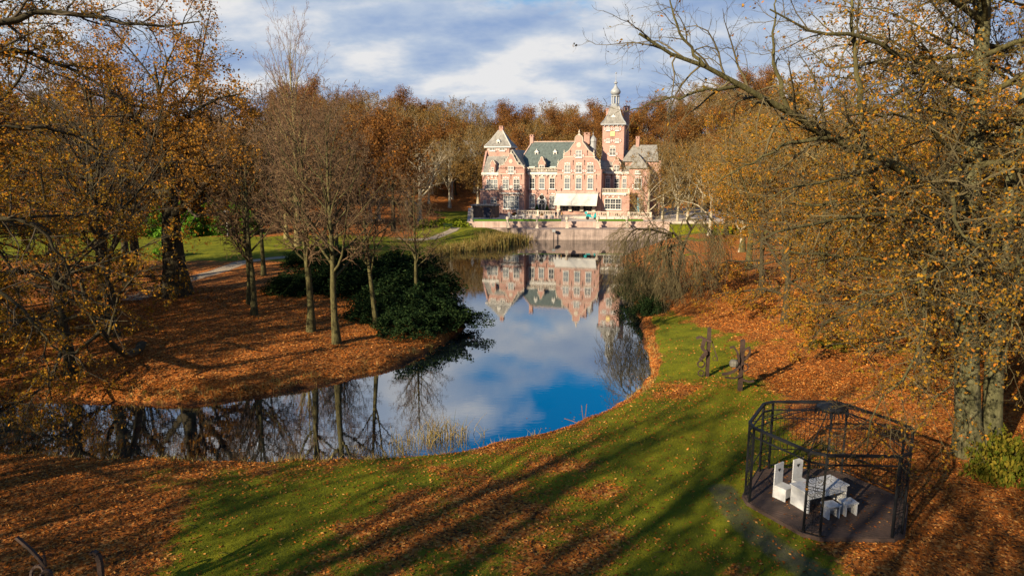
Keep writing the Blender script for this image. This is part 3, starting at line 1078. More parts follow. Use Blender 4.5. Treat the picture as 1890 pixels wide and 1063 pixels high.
GOLD = proto_parts('golden', 207, 17, 0.34, spec('broad', trunk=0.85, t0=0.14, a1=66, up1=-0.01, up2=-0.04, up3=-0.05, flat=0.3, w1=0.18, w2=0.2, w3=0.2, d4=4.2, up4=-0.06, leaves=13000, lsize=0.13, lspread=0.12, clump=0.3, rm=0.010), 'bark_dark', 'twig_dark', 'leaf_gold')

P_ = plant
P_(SL[0], 'slim_tree', -14.6, 48.2, 'slim bare tree left of the mossy forked one on the leafy point', group='slim bare trees on the leafy point', s=1.02, rz=0.5)
P_(SL[0], 'slim_tree', -12.0, 45.4, 'bare tree with mossy yellow green trunk nearest the water on the leafy point', group='slim bare trees on the leafy point', s=1.0, rz=2.6, sz=0.98)
P_(SL[1], 'slim_tree', -10.2, 50.2, 'thin leaning bare tree in front of the dark rhododendrons', group='slim bare trees on the leafy point', s=0.92, rz=4.0).rotation_euler[1] = R(6)
P_(SL[1], 'slim_tree', -25.6, 69.5, 'bare tree beside the bend of the park path', group='slim bare trees by the path', s=1.05, rz=1.0)
P_(SL[1], 'slim_tree', -19.5, 76.0, 'bare tree behind the rhododendrons, right of the path', group='slim bare trees by the path', s=1.08, rz=3.0)
P_(OAK, 'oak_tree', -30.4, 60.8, 'huge orange leaved oak with thick dark trunk at the lawn edge', rz=0.8, s=1.2)
P_(BARE[0], 'beech_tree', -37.0, 64.8, 'stout dark trunked bare beech left of the huge oak', s=1.0, rz=2.0)
P_(TALL, 'tall_tree', -29.0, 92.0, 'tall bare tree with yellow upright stems and reddish twig tips', s=1.2, rz=0.3)
P_(TALL, 'tall_tree', -33.5, 101.0, 'second upright yellow stemmed tree behind the tallest one', s=0.9, rz=2.3)
P_(PALE, 'pale_tree', -18.2, 135.0, 'big bare tree with whitish limbs left of the mansion', s=1.0, rz=0.4)
P_(PALE, 'pale_tree', -26.5, 128.0, 'smaller bare pale tree left of the whitish one', s=0.8, rz=2.4)
P_(GOLD, 'leaning_tree', -31.3, 51.3, 'golden leaved tree on the leafy point in deep shade', group='golden leaved trees on the left bank', s=1.0, rz=0.2)
P_(GOLD, 'golden_tree', -26.2, 39.0, 'golden leaved tree at the water edge with a lit trunk foot', group='golden leaved trees on the left bank', s=0.92, rz=1.5)
P_(GOLD, 'golden_tree', -36.0, 43.5, 'golden leaved tree at the left edge behind the channel', group='golden leaved trees on the left bank', s=1.08, rz=3.3)
P_(GOLD, 'golden_tree', -42.5, 55.0, 'darker golden tree behind the left channel trees', group='golden leaved trees on the left bank', s=1.1, rz=4.4)
for i, (x, y, s_, kd, lb) in enumerate([(-22.5, 57.5, 1.0, 0, 'brown twiggy tree behind the two slim trees on the point'), (-34.5, 57.0, 1.35, 1, 'dark bare tree just left of the huge oak'), (-28.0, 46.5, 1.0, 1, 'dark bare tree in the shade of the golden trees'),
                                 (-40.5, 73.0, 1.2, 1, 'dark bare tree left of the lawn, behind the stout beech'), (-44.0, 66.0, 1.2, 0, 'brown twiggy tree left of the stout bare beech'),
                                 (-46.0, 113.0, 1.25, 0, 'brown twiggy tree behind the bright green bushes'), (-20.5, 53.0, 0.9, 0, 'thin bare tree left of the two slim trees on the point'), (-39.0, 116.0, 1.3, 1, 'tall bare tree behind the white lamp post'), (-50.0, 60.0, 1.25, 1, 'dark bare tree behind the golden trees of the left bank'),
                                 (-16.5, 62.0, 0.9, 0, 'brown twiggy tree rising from the rhododendron thicket'), (-8.5, 60.0, 0.7, 0, 'small twiggy tree at the back of the rhododendrons'), (-23.0, 84.0, 1.0, 0, 'brown twiggy tree by the path above the thicket')]):
    P_((SL[i % 2], BARE[0])[kd], 'bare_tree', x, y, lb, group='bare trees on the left', s=s_, rz=i * 2.1)
for i, (x, y, s_, kd, lb) in enumerate([(30.0, 44.0, 1.3, 0, 'tall golden tree behind the old beech at upper right'), (38.5, 53.0, 1.35, 0, 'tall golden tree at the far upper right'), (27.0, 59.0, 1.1, 1, 'tan twiggy tree behind the rusty posts, right side'),
                                 (44.0, 47.0, 1.35, 0, 'golden tree at the right edge up the bank'), (24.5, 70.0, 0.95, 1, 'tan twiggy tree behind the weeping beech'), (33.0, 36.0, 1.25, 0, 'golden tree right of the twin trunks'), (34.0, 74.0, 1.2, 1, 'tan twiggy tree up the right bank'),
                                 (21.5, 58.0, 0.75, 0, 'low golden tree beside the weeping beech'), (28.5, 84.0, 1.0, 1, 'tan twiggy tree on the right bank toward the terrace'), (35.0, 26.0, 1.2, 0, 'golden tree at the right edge near the pavilion')]):
    P_((GOLD, BTAN)[kd], 'golden_tree' if kd == 0 else 'bare_tree', x, y, lb, group='trees of the right bank', s=s_, rz=i * 1.9)
P_(GOLD, 'golden_tree', 24.5, 39.5, 'golden drooping tree behind the old beech', group='golden drooping trees on the right', s=0.95, rz=0.7)
P_(GOLD, 'golden_tree', 20.5, 50.0, 'golden drooping tree behind the two rusty posts', group='golden drooping trees on the right', s=0.8, rz=2.2)
P_(GOLD, 'golden_tree', 31.5, 50.5, 'golden drooping tree far right behind the old beech', group='golden drooping trees on the right', s=1.05, rz=5.0)
P_(GOLD, 'golden_tree', 26.5, 29.0, 'golden drooping tree at the right edge of the picture', group='golden drooping trees on the right', s=0.9, rz=3.1)


# -- limbs drawn from the photograph, then grown from
def limb_set(lines, n=14, k=7, tip=0.25):
    P = np.stack([resample([tuple(p) for p in pts], n) for pts, r in lines])
    s = np.linspace(0, 1, n)
    Rd = np.stack([r * (1 - (1 - tip) * s ** 0.9) for pts, r in lines])
    return P, Rd


def grown_tree(name, label, base, trunks, limbs, seed, S, bark, twig, leaf, cat='tree', limb_bark=None):
    """trunks and limbs are polylines in world coordinates"""
    rs = np.random.default_rng(seed)
    o = empty(name, base)
    B = np.array(base)

    def put(nm, VQs, mats):
        g = Geo()
        for (V, Q), m in VQs:
            g.add((V - B, Q), m)
        return link(nm, g.mesh(nm, mats), o)
    Pt, Rt = limb_set(trunks, 14, tip=0.3)
    Rt[:, 0] *= 1.35
    for i in range(len(Pt)):
        put('trunk', [(tubes(Pt[i:i + 1], Rt[i:i + 1], 12), 0)], [MT[bark]])
    Pl, Rl = limb_set(limbs, 14, tip=0.16)
    Pl[:, 2:] += rs.normal(0, S.get('knobbly', 0.06), Pl[:, 2:].shape)
    for i in range(len(Pl)):
        put('limb', [(tubes(Pl[i:i + 1], Rl[i:i + 1], 8), 0)], [MT[limb_bark or bark]])
    extra = None
    if S.get('procedural'):
        P1, R1_ = grow(Pt, Rt, rs, S['d1'], 14, S['a1'], 12, S['l1'], 0.4, S['up1'], S['w1'], S['t0'], 0.98, 0.4, lmax=S.get('lmax', 9))
        if S.get('keep'):
            ok = S['keep'](P1)
            P1, R1_ = P1[ok], R1_[ok]
        Pl = np.concatenate([Pl, P1])
        Rl = np.concatenate([Rl, R1_])
        put('bough', [(tubes(P1, R1_, 6), 0)], [MT[limb_bark or bark]])
    P2, R2 = grow(Pl, Rl, rs, S['d2'], 8, S['a2'], 12, S['l2'], 0.5, S['up2'], S['w2'], 0.12, 0.99, 0.45, S.get('flat', 0), lmax=S.get('l2max', 4), lmin=0.9)
    P3, R3 = grow(P2, R2, rs, S['d3'], 5, S['a3'], 14, S['l3'], 0.55, S['up3'], S['w3'], 0.12, 1.0, 0.4, S.get('flat', 0), lmin=0.45, rmin=0.007)
    P4, R4 = grow(P3, R3, rs, S['d4'], 3, S['a4'], 15, S['l4'], 0.65, S['up4'], 0.2, 0.1, 1.0, 0.3, 0, lmin=0.25, rmin=S.get('rm', 0.006))
    parts = [(tubes(P2, R2, 5), 0), (tubes(P3, R3, 3), 0), (tubes(P4, R4, 3), 0)]
    if S.get('leaves'):
        c = P4[:, 0]
        kp = vnoise(c[:, 0] + c[:, 2] * 0.6, c[:, 1] - c[:, 2] * 0.8, 1.6, seed) > S.get('clump', 0.0)
        if S.get('leafkeep'):
            kp &= S['leafkeep'](c)
        parts.append((leaves_on(P4, rs, S['leaves'], S['lsize'], spread=0.05, sub=np.nonzero(kp)[0]), 1))
    put('crown', parts, [MT[twig], MT[leaf]])
    tag(o, label, cat)
    return o


def L(*pts):
    return [at_y(px, py, yy) for px, py, yy in pts]


RB = (18.7, 26.2, gz1(18.7, 26.2) - 0.1)
rtr = [([at_z(1788, 846, 1.0), *L((1786, 740, 26.2), (1783, 600, 26.3), (1786, 420, 26.4), (1800, 250, 26.6), (1812, 80, 26.8), (1822, -140, 27), (1830, -330, 27))], 0.52),
       ([at_z(1829, 850, 1.0) , *L((1832, 740, 26.3), (1840, 600, 26.5), (1858, 420, 26.8), (1885, 220, 27.2), (1925, 20, 27.6), (1965, -160, 28))], 0.40)]
rlb = [
    (L((1790, 420, 26.4), (1745, 372, 25.6), (1690, 330, 25), (1600, 285, 24), (1490, 225, 23.2), (1400, 172, 22.6), (1320, 132, 22.2), (1240, 98, 21.8), (1180, 62, 21.5)), 0.26),
    (L((1595, 283, 24), (1588, 180, 24.1), (1576, 90, 24.2), (1572, 0, 24.3), (1560, -110, 24.4)), 0.12),
    (L((1455, 205, 23), (1432, 130, 23), (1428, 60, 23.1), (1440, -30, 23.2)), 0.085),
    (L((1372, 158, 22.5), (1290, 172, 22), (1210, 190, 21.6), (1150, 205, 21.3)), 0.07),
    (L((1300, 122, 22.1), (1262, 70, 22), (1235, 10, 22), (1225, -60, 22)), 0.06),
    (L((1545, 255, 23.6), (1470, 262, 22.8), (1390, 300, 22), (1320, 345, 21.4)), 0.085),
    (L((1640, 305, 24.3), (1545, 332, 22.8), (1450, 352, 21.8), (1380, 392, 21)), 0.085),
    (L((1795, 470, 26.4), (1700, 405, 24.8), (1590, 398, 23), (1480, 418, 21.6), (1385, 452, 20.6)), 0.14),
    (L((1815, 180, 26.7), (1720, 130, 25.4), (1600, 72, 24.2), (1500, 58, 23.4), (1420, 20, 22.8)), 0.16),
    (L((1822, 60, 26.9), (1740, -20, 25.8), (1650, -70, 24.8)), 0.15),
    (L((1786, 409, 26), (1710, 487, 23.4), (1700, 620, 21.6), (1650, 711, 20.6), (1609, 759, 20.2), (1598, 833, 20.0)), 0.10),
    (L((1885, 540, 26), (1799, 634, 22.6), (1760, 694, 21.5), (1721, 755, 21), (1682, 800, 20.8)), 0.085),
    (L((1870, 330, 26.8), (1890, 420, 24), (1870, 560, 22), (1850, 690, 20.8)), 0.09),
    (L((1800, 300, 26.4), (1700, 230, 24.2), (1640, 210, 22.6), (1560, 215, 21)), 0.12),
    (L((1860, 400, 26.8), (1790, 470, 23.6), (1700, 520, 21.4), (1600, 560, 20), (1520, 600, 19.4)), 0.10),
]
SR = dict(procedural=True, d1=2.0, a1=74, l1=0.6, up1=0.0, w1=0.17, t0=0.32, lmax=8.5, d2=2.2, a2=52, l2=0.36, up2=-0.01, w2=0.22, l2max=2.8, d3=4.2, a3=46, l3=0.40, up3=-0.01, w3=0.24, d4=5.0, a4=44, l4=0.5, up4=0.03,
          flat=0.25, leaves=65000, lsize=0.085, clump=0.22, rm=0.0045, knobbly=0.05,
          leafkeep=lambda c: (c[:, 0] > 10.5) | (np.random.default_rng(3).random(len(c)) < 0.10))
grown_tree('beech_tree', 'old twin stemmed beech with pale grey green trunks by the iron pavilion, limbs reaching left', RB, rtr, rlb, 31, SR, 'bark_beech', 'twig_olive', 'leaf_gold', limb_bark='bark_moss')

# near left, its trunk outside the picture: branches hang into the top left corner
LB = (-21.5, 22.5, gz1(-21.5, 22.5) - 0.1)
ltr = [([LB, (-21.4, 22.6, 5), (-21.6, 22.9, 10), (-21.3, 23.2, 15), (-21.4, 23.4, 20)], 0.55)]
llb = [
    (L((-140, 60, 22.8), (-20, 40, 23.5), (90, 22, 24.2), (180, 35, 24.8), (280, 48, 25.3), (370, 42, 25.6)), 0.15),
    (L((-140, 110, 22.8), (0, 90, 24), (110, 120, 25), (190, 160, 25.6), (250, 200, 26)), 0.13),
    (L((-150, 330, 22.8), (-40, 250, 23.5), (60, 235, 24.2), (140, 250, 25), (215, 300, 25.5)), 0.13),
    (L((-150, 420, 22.8), (-40, 400, 23), (50, 410, 23.4), (110, 470, 23.8), (140, 560, 24)), 0.12),
    (L((-150, 520, 22.8), (-60, 520, 22.5), (30, 560, 22.5), (80, 640, 22.6), (95, 740, 22.6)), 0.10),
    (L((-140, 0, 22.8), (-10, -60, 23.6), (120, -70, 24.6), (260, -40, 25.4)), 0.14),
]
SLf = dict(SR, procedural=True, lmax=8.0, up2=-0.02, up3=-0.04, up4=-0.05, leaves=42000, lsize=0.08, clump=0.25, keep=lambda P: P[:, -1, 1] > 21.5, leafkeep=None)
grown_tree('beech_tree', 'large beech at the left edge hanging golden brown branches into the top corner', LB, ltr, llb, 32, SLf, 'bark_dark', 'twig_dark', 'leaf_gold')

# leaning trunk over the channel on the left
nb = at_z(262, 640, 1.0)
grown_tree('leaning_tree', 'dark fallen trunk leaning over the channel with bare crooked branches', tuple(nb),
           [([nb, *L((232, 655, 37), (190, 615, 35.5), (165, 575, 34.6), (150, 520, 34))], 0.30)],
           [(L((185, 612, 35.4), (140, 650, 34.6), (100, 640, 34), (70, 600, 33.6)), 0.12), (L((165, 572, 34.6), (110, 545, 33.6), (55, 520, 33)), 0.12), (L((200, 625, 36), (215, 560, 35.5), (250, 510, 35), (300, 490, 34.6)), 0.10)],
           33, dict(d2=1.6, a2=50, l2=0.5, up2=-0.06, w2=0.2, l2max=2.6, d3=2.8, a3=45, l3=0.45, up3=-0.05, w3=0.18, d4=3, a4=40, l4=0.5, up4=-0.08, leaves=700, lsize=0.11), 'bark_dark', 'twig_dark', 'leaf_gold')

# weeping beech on the right bank
wbx = at_y(1246, 548, 61)
wb = (float(wbx[0]), 61.0, gz1(float(wbx[0]), 61.0) - 0.1)
wtr = [([wb, *L((1240, 510, 61), (1236, 475, 61), (1240, 452, 61))], 0.42), ([wb, *L((1252, 500, 61), (1262, 455, 60.5), (1275, 425, 60.2), (1290, 405, 60))], 0.24)]
wlb = [
    (L((1262, 452, 60.6), (1245, 436, 60.2), (1215, 428, 59.8), (1185, 421, 59.4), (1163, 430, 59.1), (1152, 458, 59), (1149, 500, 59)), 0.14),
    (L((1215, 428, 59.8), (1198, 440, 59.4), (1190, 465, 59.2), (1188, 500, 59.1)), 0.07),
    (L((1276, 424, 60.2), (1268, 404, 59.8), (1285, 394, 59.5), (1310, 402, 59.2), (1325, 430, 59), (1330, 470, 59)), 0.11),
    (L((1240, 455, 61), (1215, 480, 60), (1195, 500, 59.4), (1172, 530, 59)), 0.11),
    (L((1240, 455, 61), (1260, 455, 58.5), (1285, 470, 57.5), (1305, 510, 57)), 0.11),
    (L((1240, 460, 61), (1235, 462, 58), (1240, 490, 57), (1240, 530, 56.6)), 0.10),
]
grown_tree('weeping_beech', 'bare weeping beech arching over the right bank, twigs hanging to the grass', wb, wtr, wlb, 34,
           dict(d2=5.0, a2=60, l2=0.6, up2=-0.30, w2=0.12, l2max=4.6, d3=3.2, a3=35, l3=0.5, up3=-0.25, w3=0.10, d4=2.6, a4=30, l4=0.6, up4=-0.25, rm=0.013, leaves=300, lsize=0.12, knobbly=0.10), 'bark_dark', 'twig_olive', 'leaf_brown')

FORD2 = FORD + ['seventeenth', 'eighteenth', 'nineteenth', 'twentieth'] + ['twenty ' + q for q in FORD[:9]]
CAST = [proto_parts('caster', 211, 21, 0.50, spec('slim', d1=1.4, d2=1.2, d3=1.6, d4=0), 'bark_dark', 'twig_dark', 'leaf_brown'),
        proto_parts('caster', 212, 22, 0.62, spec('broad', d1=0.9, d2=1.0, d3=1.5, d4=0), 'bark_dark', 'twig_dark', 'leaf_brown')]
# trees behind the photographer: their long shadows fall over the lawn
for i, (x, y, s_) in enumerate([(-7, -9, 1.0), (-13, -4, 1.05), (-3.5, -12, 0.95), (-19, -2, 1.0), (-11, -19, 1.1), (-24, 6, 1.0), (-1, -24, 1.0), (3, -9, 0.9), (-27, -12, 1.1), (7, -20, 1.0), (10, -6.5, 0.85),
                               (-5, -30, 1.1), (-16, -28, 1.1), (14, -14, 1.0), (-33, -8, 1.1), (-22, -20, 1.1), (18, -4, 0.9), (-9, -14, 1.0), (22, 4, 0.95), (-16, -6.5, 1.0), (-26, -3, 1.0), (-31, 4, 0.95), (0.5, -15, 1.0), (-13.5, -12, 1.0), (6, -13, 0.9)]):
    if y > -10:                                      # back along the sun's direction, out of the lens
        x, y = x - 0.96 * (y + 10), -10 + 0.1 * i
        y -= 3
    P_(CAST[i % 2], 'bare_tree', x, y, FORD2[i] + ' bare tree behind the viewpoint, throwing a long shadow over the lawn', group='bare trees behind the viewpoint', s=s_ * 1.3, rz=i * 1.3)
for i, (x, y, s_) in enumerate([(-32, 13, 1.15), (-41, 24, 1.2), (-44, 10, 1.2), (-50, 32, 1.2), (-36, 0, 1.1), (-56, 20, 1.2), (-48, 46, 1.1), (-60, 50, 1.2), (9, -5, 1.0), (17, 1.5, 1.0), (-20, -9, 1.1), (-6, -21, 1.2), (-29, -24, 1.2), (-45, 36, 1.2), (-38, 31, 1.1)]):  # unseen leafy trees added to deepen the shade on banks and lawn
    P_(GOLD, 'golden_tree', x, y, FORD2[i] + ' golden leaved tree out of view, added to shade banks and lawn', group='golden trees left outside the picture', s=s_, rz=i * 1.7)


for x, y, lb in [(-53, 29, 'big oak added out of view to shade the back of the leafy point'), (-60, 27, 'second big oak added out of view to shade the foot of the huge oak')]:  # unseen oaks added to darken the back of the leafy point
    P_(OAK, 'oak_tree', x, y, lb, group='oaks left outside the picture', s=0.95, rz=x)
for x, y, lb in [(-9, -12, 'tan twiggy tree added behind the viewpoint to dapple the leaves right of the pavilion'), (-13.5, -13, 'taller tan twiggy tree added behind the viewpoint to dapple the old beech trunk')]:  # two more unseen trees, added for dappled shade at lower right
    P_(BTAN, 'bare_tree', x, y, lb, group='bare trees behind the viewpoint', s=1.25, rz=x)


# ------------------------------------------------------------------ shrubs, hedges
def shrub_mesh(seed, rx, ry, rz_, n, size, leaf, lump=0.3, stems=9):
    rs = np.random.default_rng(seed)
    d = unit(rs.normal(0, 1, (n, 3)))
    d[:, 2] = np.abs(d[:, 2])
    lump_ = 1 + lump * (2 * vnoise(d[:, 0] * 3 + d[:, 2] * 2, d[:, 1] * 3 - d[:, 2], 0.8, seed) - 1)
    rad = (0.60 + 0.42 * rs.random(n) ** 0.6) * lump_
    rad *= 1 + 0.22 * (rs.random(n) < 0.06) * rs.random(n)
    c = d * rad[:, None] * np.array([rx, ry, rz_])
    c[:, 2] = np.maximum(c[:, 2], 0.05)
    cg = Geo()
    cg.add(leaf_quads(c, rs, size, 0.8), 0)
    P = np.zeros((stems, 4, 3))
    e = d[:stems] * np.array([rx, ry, rz_]) * 0.85
    for j in range(4):
        P[:, j] = e * (j / 3) + np.array([0, 0, -0.1 + 0.25 * math.sin(j)])
    sg = Geo()
    sg.add(tubes(P, np.linspace(0.06, 0.02, 4)[None].repeat(stems, 0), 4), 0)
    return cg.mesh('foliage', [MT[leaf]]), sg.mesh('stem', [MT['bark_dark']])


def shrub(meshes, name, x, y, s, label, group=None, cat='shrub', z=None):
    o = empty(name, (x, y, (gz1(x, y) if z is None else z) - 0.05), wr.uniform(0, 6))
    link('foliage', meshes[0], o)
    link('stem', meshes[1], o)
    o.scale = s
    tag(o, label, cat, group)
    return o


RH = [shrub_mesh(301, 2.6, 2.3, 2.2, 12000, 0.14, 'leaf_rhodo', 0.45), shrub_mesh(302, 2.2, 2.5, 1.9, 11000, 0.14, 'leaf_rhodo', 0.55)]
GRN = shrub_mesh(303, 3.2, 2.4, 3.0, 5200, 0.30, 'leaf_green', 0.35)
LIME = shrub_mesh(304, 3.0, 1.8, 1.9, 4200, 0.26, 'leaf_lime', 0.3)
for i, (px, py, s, lb) in enumerate([(545, 548, 1.1, 'dark rhododendron at the left end of the thicket'), (600, 540, 1.35, 'dark rhododendron behind the mossy trunk'), (665, 545, 1.5, 'tall dark rhododendron in the middle of the leafy point'),
                                     (725, 560, 1.5, 'dark rhododendron right of the thin leaning tree'), (785, 578, 1.3, 'dark rhododendron overhanging the pond on the tip of the point'),
                                     (826, 588, 1.1, 'low dark rhododendron touching the water at the point'), (752, 606, 1.05, 'low dark rhododendron at the front of the point'),
                                     (785, 535, 1.4, 'dark rhododendron at the back of the point above the water'), (700, 515, 1.6, 'rhododendron catching light at the back of the thicket'), (630, 508, 1.4, 'rhododendron by the path side of the thicket'),
                                     (690, 590, 0.9, 'small dark rhododendron in front of the thicket between two trunks'), (750, 500, 1.5, 'high dark rhododendron at the far right of the thicket'), (570, 505, 1.1, 'dark rhododendron left behind the slim trees')]):
    p = at_z(px, py, 0.9)
    shrub(RH[i % 2], 'rhododendron', p[0], p[1], (s, s, s * 0.72), lb, 'dark rhododendrons on the leafy point')
for i, (px, yy, s, lb) in enumerate([(362, 107, 1.5, 'bright green bush at the lawn edge beside the oak trunk'), (398, 109, 1.6, 'bright green bush behind the white lamp post'), (436, 109, 1.3, 'bright green bush right of the white lamp post'), (318, 106, 1.3, 'bright green bush half hidden behind the oak trunk'),
                                     (300, 82, 0.55, 'low green bush left of the oak on the lawn')]):
    shrub(GRN, 'green_bush', (px - 945) / 1260 * yy, yy, (s, s, s), lb, 'bright green bushes along the lawn')
for px, yy, s, lb in [(822, 123.5, 1.1, 'yellow green bush spilling down beside the dark shed'), (850, 125.5, 1.0, 'yellow green bush against the dark shed'), (788, 123, 1.0, 'yellow green bush at the left end of the hedge')]:
    shrub(LIME, 'yellow_bush', (px - 945) / 1260 * yy, yy, (s, s, s), lb, 'yellow green bushes left of the terrace')
for px, py, s, lb, k in [(1185, 545, 0.9, 'dark bush below the weeping beech at the water', 0), (1165, 515, 0.7, 'dark bush on the right bank behind the weeping beech', 1), (1200, 575, 0.6, 'low dark bush at the water edge right of the pond', 0)]:
    p = at_z(px, py, 0.6)
    shrub(RH[k], 'dark_bush', p[0], p[1], (s, s, s * 1.1), lb, 'dark bushes on the right bank')
p = at_z(1850, 880, 1.2)
OLIVE = shrub_mesh(305, 3.0, 2.4, 2.2, 3000, 0.28, 'leaf_olive', 0.5, 12)
shrub(OLIVE, 'young_bush', p[0], p[1], (0.42, 0.42, 0.75), 'small olive and gold leaved bush at the right edge below the old beech')
# ------------------------------------------------------------------ the mansion
YAW = R(-14)
TZ = 2.85                                       # terrace level
HO = np.array((10.55, 140.0, TZ))
ex = np.array((math.cos(YAW), math.sin(YAW), 0))
ey = np.array((-math.sin(YAW), math.cos(YAW), 0))


def FX(px, py, yl=0.0):
    """pixel -> (x, z) on the plane y = yl of the house"""
    d = ray(px, py)
    o = np.array((0, 0, CAM_H)) - HO
    t = (yl - o @ ey) / (d @ ey)
    p = o + d * t
    return float(p @ ex), float(p[2])


house = empty('mansion', tuple(HO), YAW)
tag(house, 'pink brick mansion with stepped curving gables, green slate roof and slender clock tower', 'mansion')
BR, WH, GL, SG, SY, LD, ST = (MT[k] for k in ('brick', 'white', 'glass', 'slate_green', 'slate_grey', 'lead', 'stone'))


def rect(p0, p1, yl):
    x0, z1 = FX(p0[0], p0[1], yl)
    x1, z0 = FX(p1[0], p1[1], yl)
    return x0, x1, z0, z1


def block(name, p0, p1, yl, depth, m=None, base=None, parent=house):
    x0, x1, z0, z1 = rect(p0, p1, yl)
    mb = MB()
    mb.box(x0, x1, yl, yl + depth, z0 if base is None else base, z1)
    mb.build(name, m or BR, parent)
    return x0, x1, (z0 if base is None else base), z1


WCACHE = {}
wrn = random.Random(8)


def window(p0, p1, yl, nx=2, ny=2, shut='', arch=True, dark=None, split=0.45):
    """white frame with glazing bars, glass pane, shutters l/r"""
    x0, x1, z0, z1 = rect(p0, p1, yl)
    w, h = round((x1 - x0) / 0.1) * 0.1, round((z1 - z0) / 0.1) * 0.1
    w, h = max(w, 0.5), max(h, 0.5)
    key = (round(w, 1), round(h, 1), nx, ny, arch)
    if key not in WCACHE:
        f = MB()
        b = 0.10
        f.box(0, b, -0.14, 0.03, 0, h)
        f.box(w - b, w, -0.14, 0.03, 0, h)
        f.box(b, w - b, -0.14, 0.03, 0, b)
        f.box(b, w - b, -0.14, 0.03, h - b, h)
        f.box(-0.12, w + 0.12, -0.22, 0.02, -0.13, -0.003)
        for i in range(1, nx):
            xx = b + (w - 2 * b) * i / nx
            f.box(xx - 0.05, xx + 0.05, -0.12, 0.02, b, h - b)
        for j in range(1, ny):
            zz_ = b + (h - 2 * b) * (1 - (split if ny == 2 else (ny - j) / ny)) if ny == 2 else b + (h - 2 * b) * j / ny
            f.box(b, w - b, -0.11, 0.02, zz_ - 0.045, zz_ + 0.045)
        # thin glazing bars
        for i in range(nx):
            xx = b + (w - 2 * b) * (i + 0.5) / nx
            f.box(xx - 0.018, xx + 0.018, -0.07, -0.005, b, h - b)
        k = max(3, int(h / 0.5))
        for j in range(1, k):
            f.box(b, w - b, -0.065, -0.006, b + (h - 2 * b) * j / k - 0.016, b + (h - 2 * b) * j / k + 0.016)
        if arch:
            n = 3
            for i in range(n):
                xx = w * (i + 0.5) / n
                zz_ = h + 0.10 + 0.16 * math.sin(math.pi * (i + 0.5) / n)
                f.box(xx - 0.17, xx + 0.17, -0.06, 0.02, zz_, zz_ + 0.24)
        g = MB()
        g.box(b * 0.6, w - b * 0.6, -0.045, 0.02, b * 0.6, h - b * 0.6)
        WCACHE[key] = (f.mesh('window', WH), g.mesh('pane', GL), g.mesh('pane', MT['glass_pale']))
    fm, gm_ = WCACHE[key][0], WCACHE[key][1 + (wrn.random() < 0.4)]
    o = link('window', fm, house, (x0, yl, z0))
    link('pane', gm_, o)
    for s in shut:
        sh = SHUT(round(h * 0.42, 1))
        xs_ = x0 - 0.50 if s == 'l' else x0 + w + 0.06
        link('shutter', sh, house, (xs_, yl, z0 + 0.05))
    return o


SCACHE = {}


def SHUT(h):
    h = max(h, 0.6)
    if h not in SCACHE:
        m = MB()
        m.box(0, 0.44, -0.07, 0.0, 0, h)
        n0 = len(m.f)
        m.prism([(0.05, 0.06), (0.22, h * 0.42), (0.39, 0.06)], -0.085, -0.071)
        m.prism([(0.05, h - 0.06), (0.22, h * 0.58), (0.39, h - 0.06)], -0.085, -0.071)
        m.prism([(0.05, 0.12), (0.05, h - 0.12), (0.19, h / 2)], -0.085, -0.071)
        m.prism([(0.39, 0.12), (0.39, h - 0.12), (0.25, h / 2)], -0.085, -0.071)
        me = m.mesh('shutter', [MT['red'], WH])
        for i, p in enumerate(me.polygons):
            p.material_index = 1 if i >= n0 else 0
        SCACHE[h] = me
    return SCACHE[h]


def cornice(p0, p1, yl, hh=0.28, pr=0.28, m=None, name='cornice'):
    x0, z = FX(p0[0], p0[1], yl)
    x1, _ = FX(p1[0], p1[1], yl)
    mb = MB()
    mb.box(x0, x1, yl - pr, yl - 0.003, z, z + hh)
    mb.box(x0, x1, yl - pr * 0.55, yl - 0.003, z - hh * 0.6, z - 0.003)
    n = int((x1 - x0) / 0.8)
    for i in range(n):
        xx = x0 + (i + 0.5) * (x1 - x0) / n
        mb.box(xx - 0.09, xx + 0.09, yl - pr * 0.9, yl - 0.01, z - hh * 0.95, z - hh * 0.62)
    return mb.build(name, m or WH, house)


def balustrade(a, b, z, parent=house, m=None, hgt=0.95, name='balustrade', step=0.34, rot=None):
    mb = MB()
    a, b = Vector(a), Vector(b)
    d = b - a
    n = max(2, int(d.length / step))
    for i in range(n):
        c = a + d * ((i + 0.5) / n)
        mb.lathe([(0.05, z + 0.12), (0.10, z + 0.3), (0.045, z + 0.62), (0.07, z + hgt - 0.14)], (c.x, c.y), 5)
    k = max(1, round(d.length / 4.2))
    for i in range(k + 1):
        c = a + d * (i / k)
        mb.box(c.x - 0.2, c.x + 0.2, c.y - 0.2, c.y + 0.2, z, z + hgt + 0.08)
    mb.bar((a.x, a.y, z + hgt - 0.07), (b.x, b.y, z + hgt - 0.07), 0.26, 0.14)
    mb.bar((a.x, a.y, z + 0.06), (b.x, b.y, z + 0.06), 0.26, 0.12)
    return mb.build(name, m or ST, parent)


def outline(pts, yl):
    return [FX(x, y, yl) for x, y in pts]


def gable(name, pts, yl, thick, trim=True):
    """curved gable wall from its outline in pixels, with pale coping along the top"""
    poly = outline(pts, yl)
    MB().prism(poly, yl, yl + thick).build(name, BR, house)
    if trim:
        mb = MB()
        for (ax, az), (bx, bz) in zip(poly[1:-2], poly[2:-1]):
            if abs(ax - bx) + abs(az - bz) < 0.05:
                continue
            ln = math.hypot(bx - ax, bz - az)
            nx_, nz_ = -(bz - az) / ln * 0.13, (bx - ax) / ln * 0.13
            mb.prism([(ax, az), (bx, bz), (bx + nx_, bz + nz_), (ax + nx_, az + nz_)], yl - 0.07, yl + min(thick, 0.55))
        mb.build('coping', ST, house)
    return poly


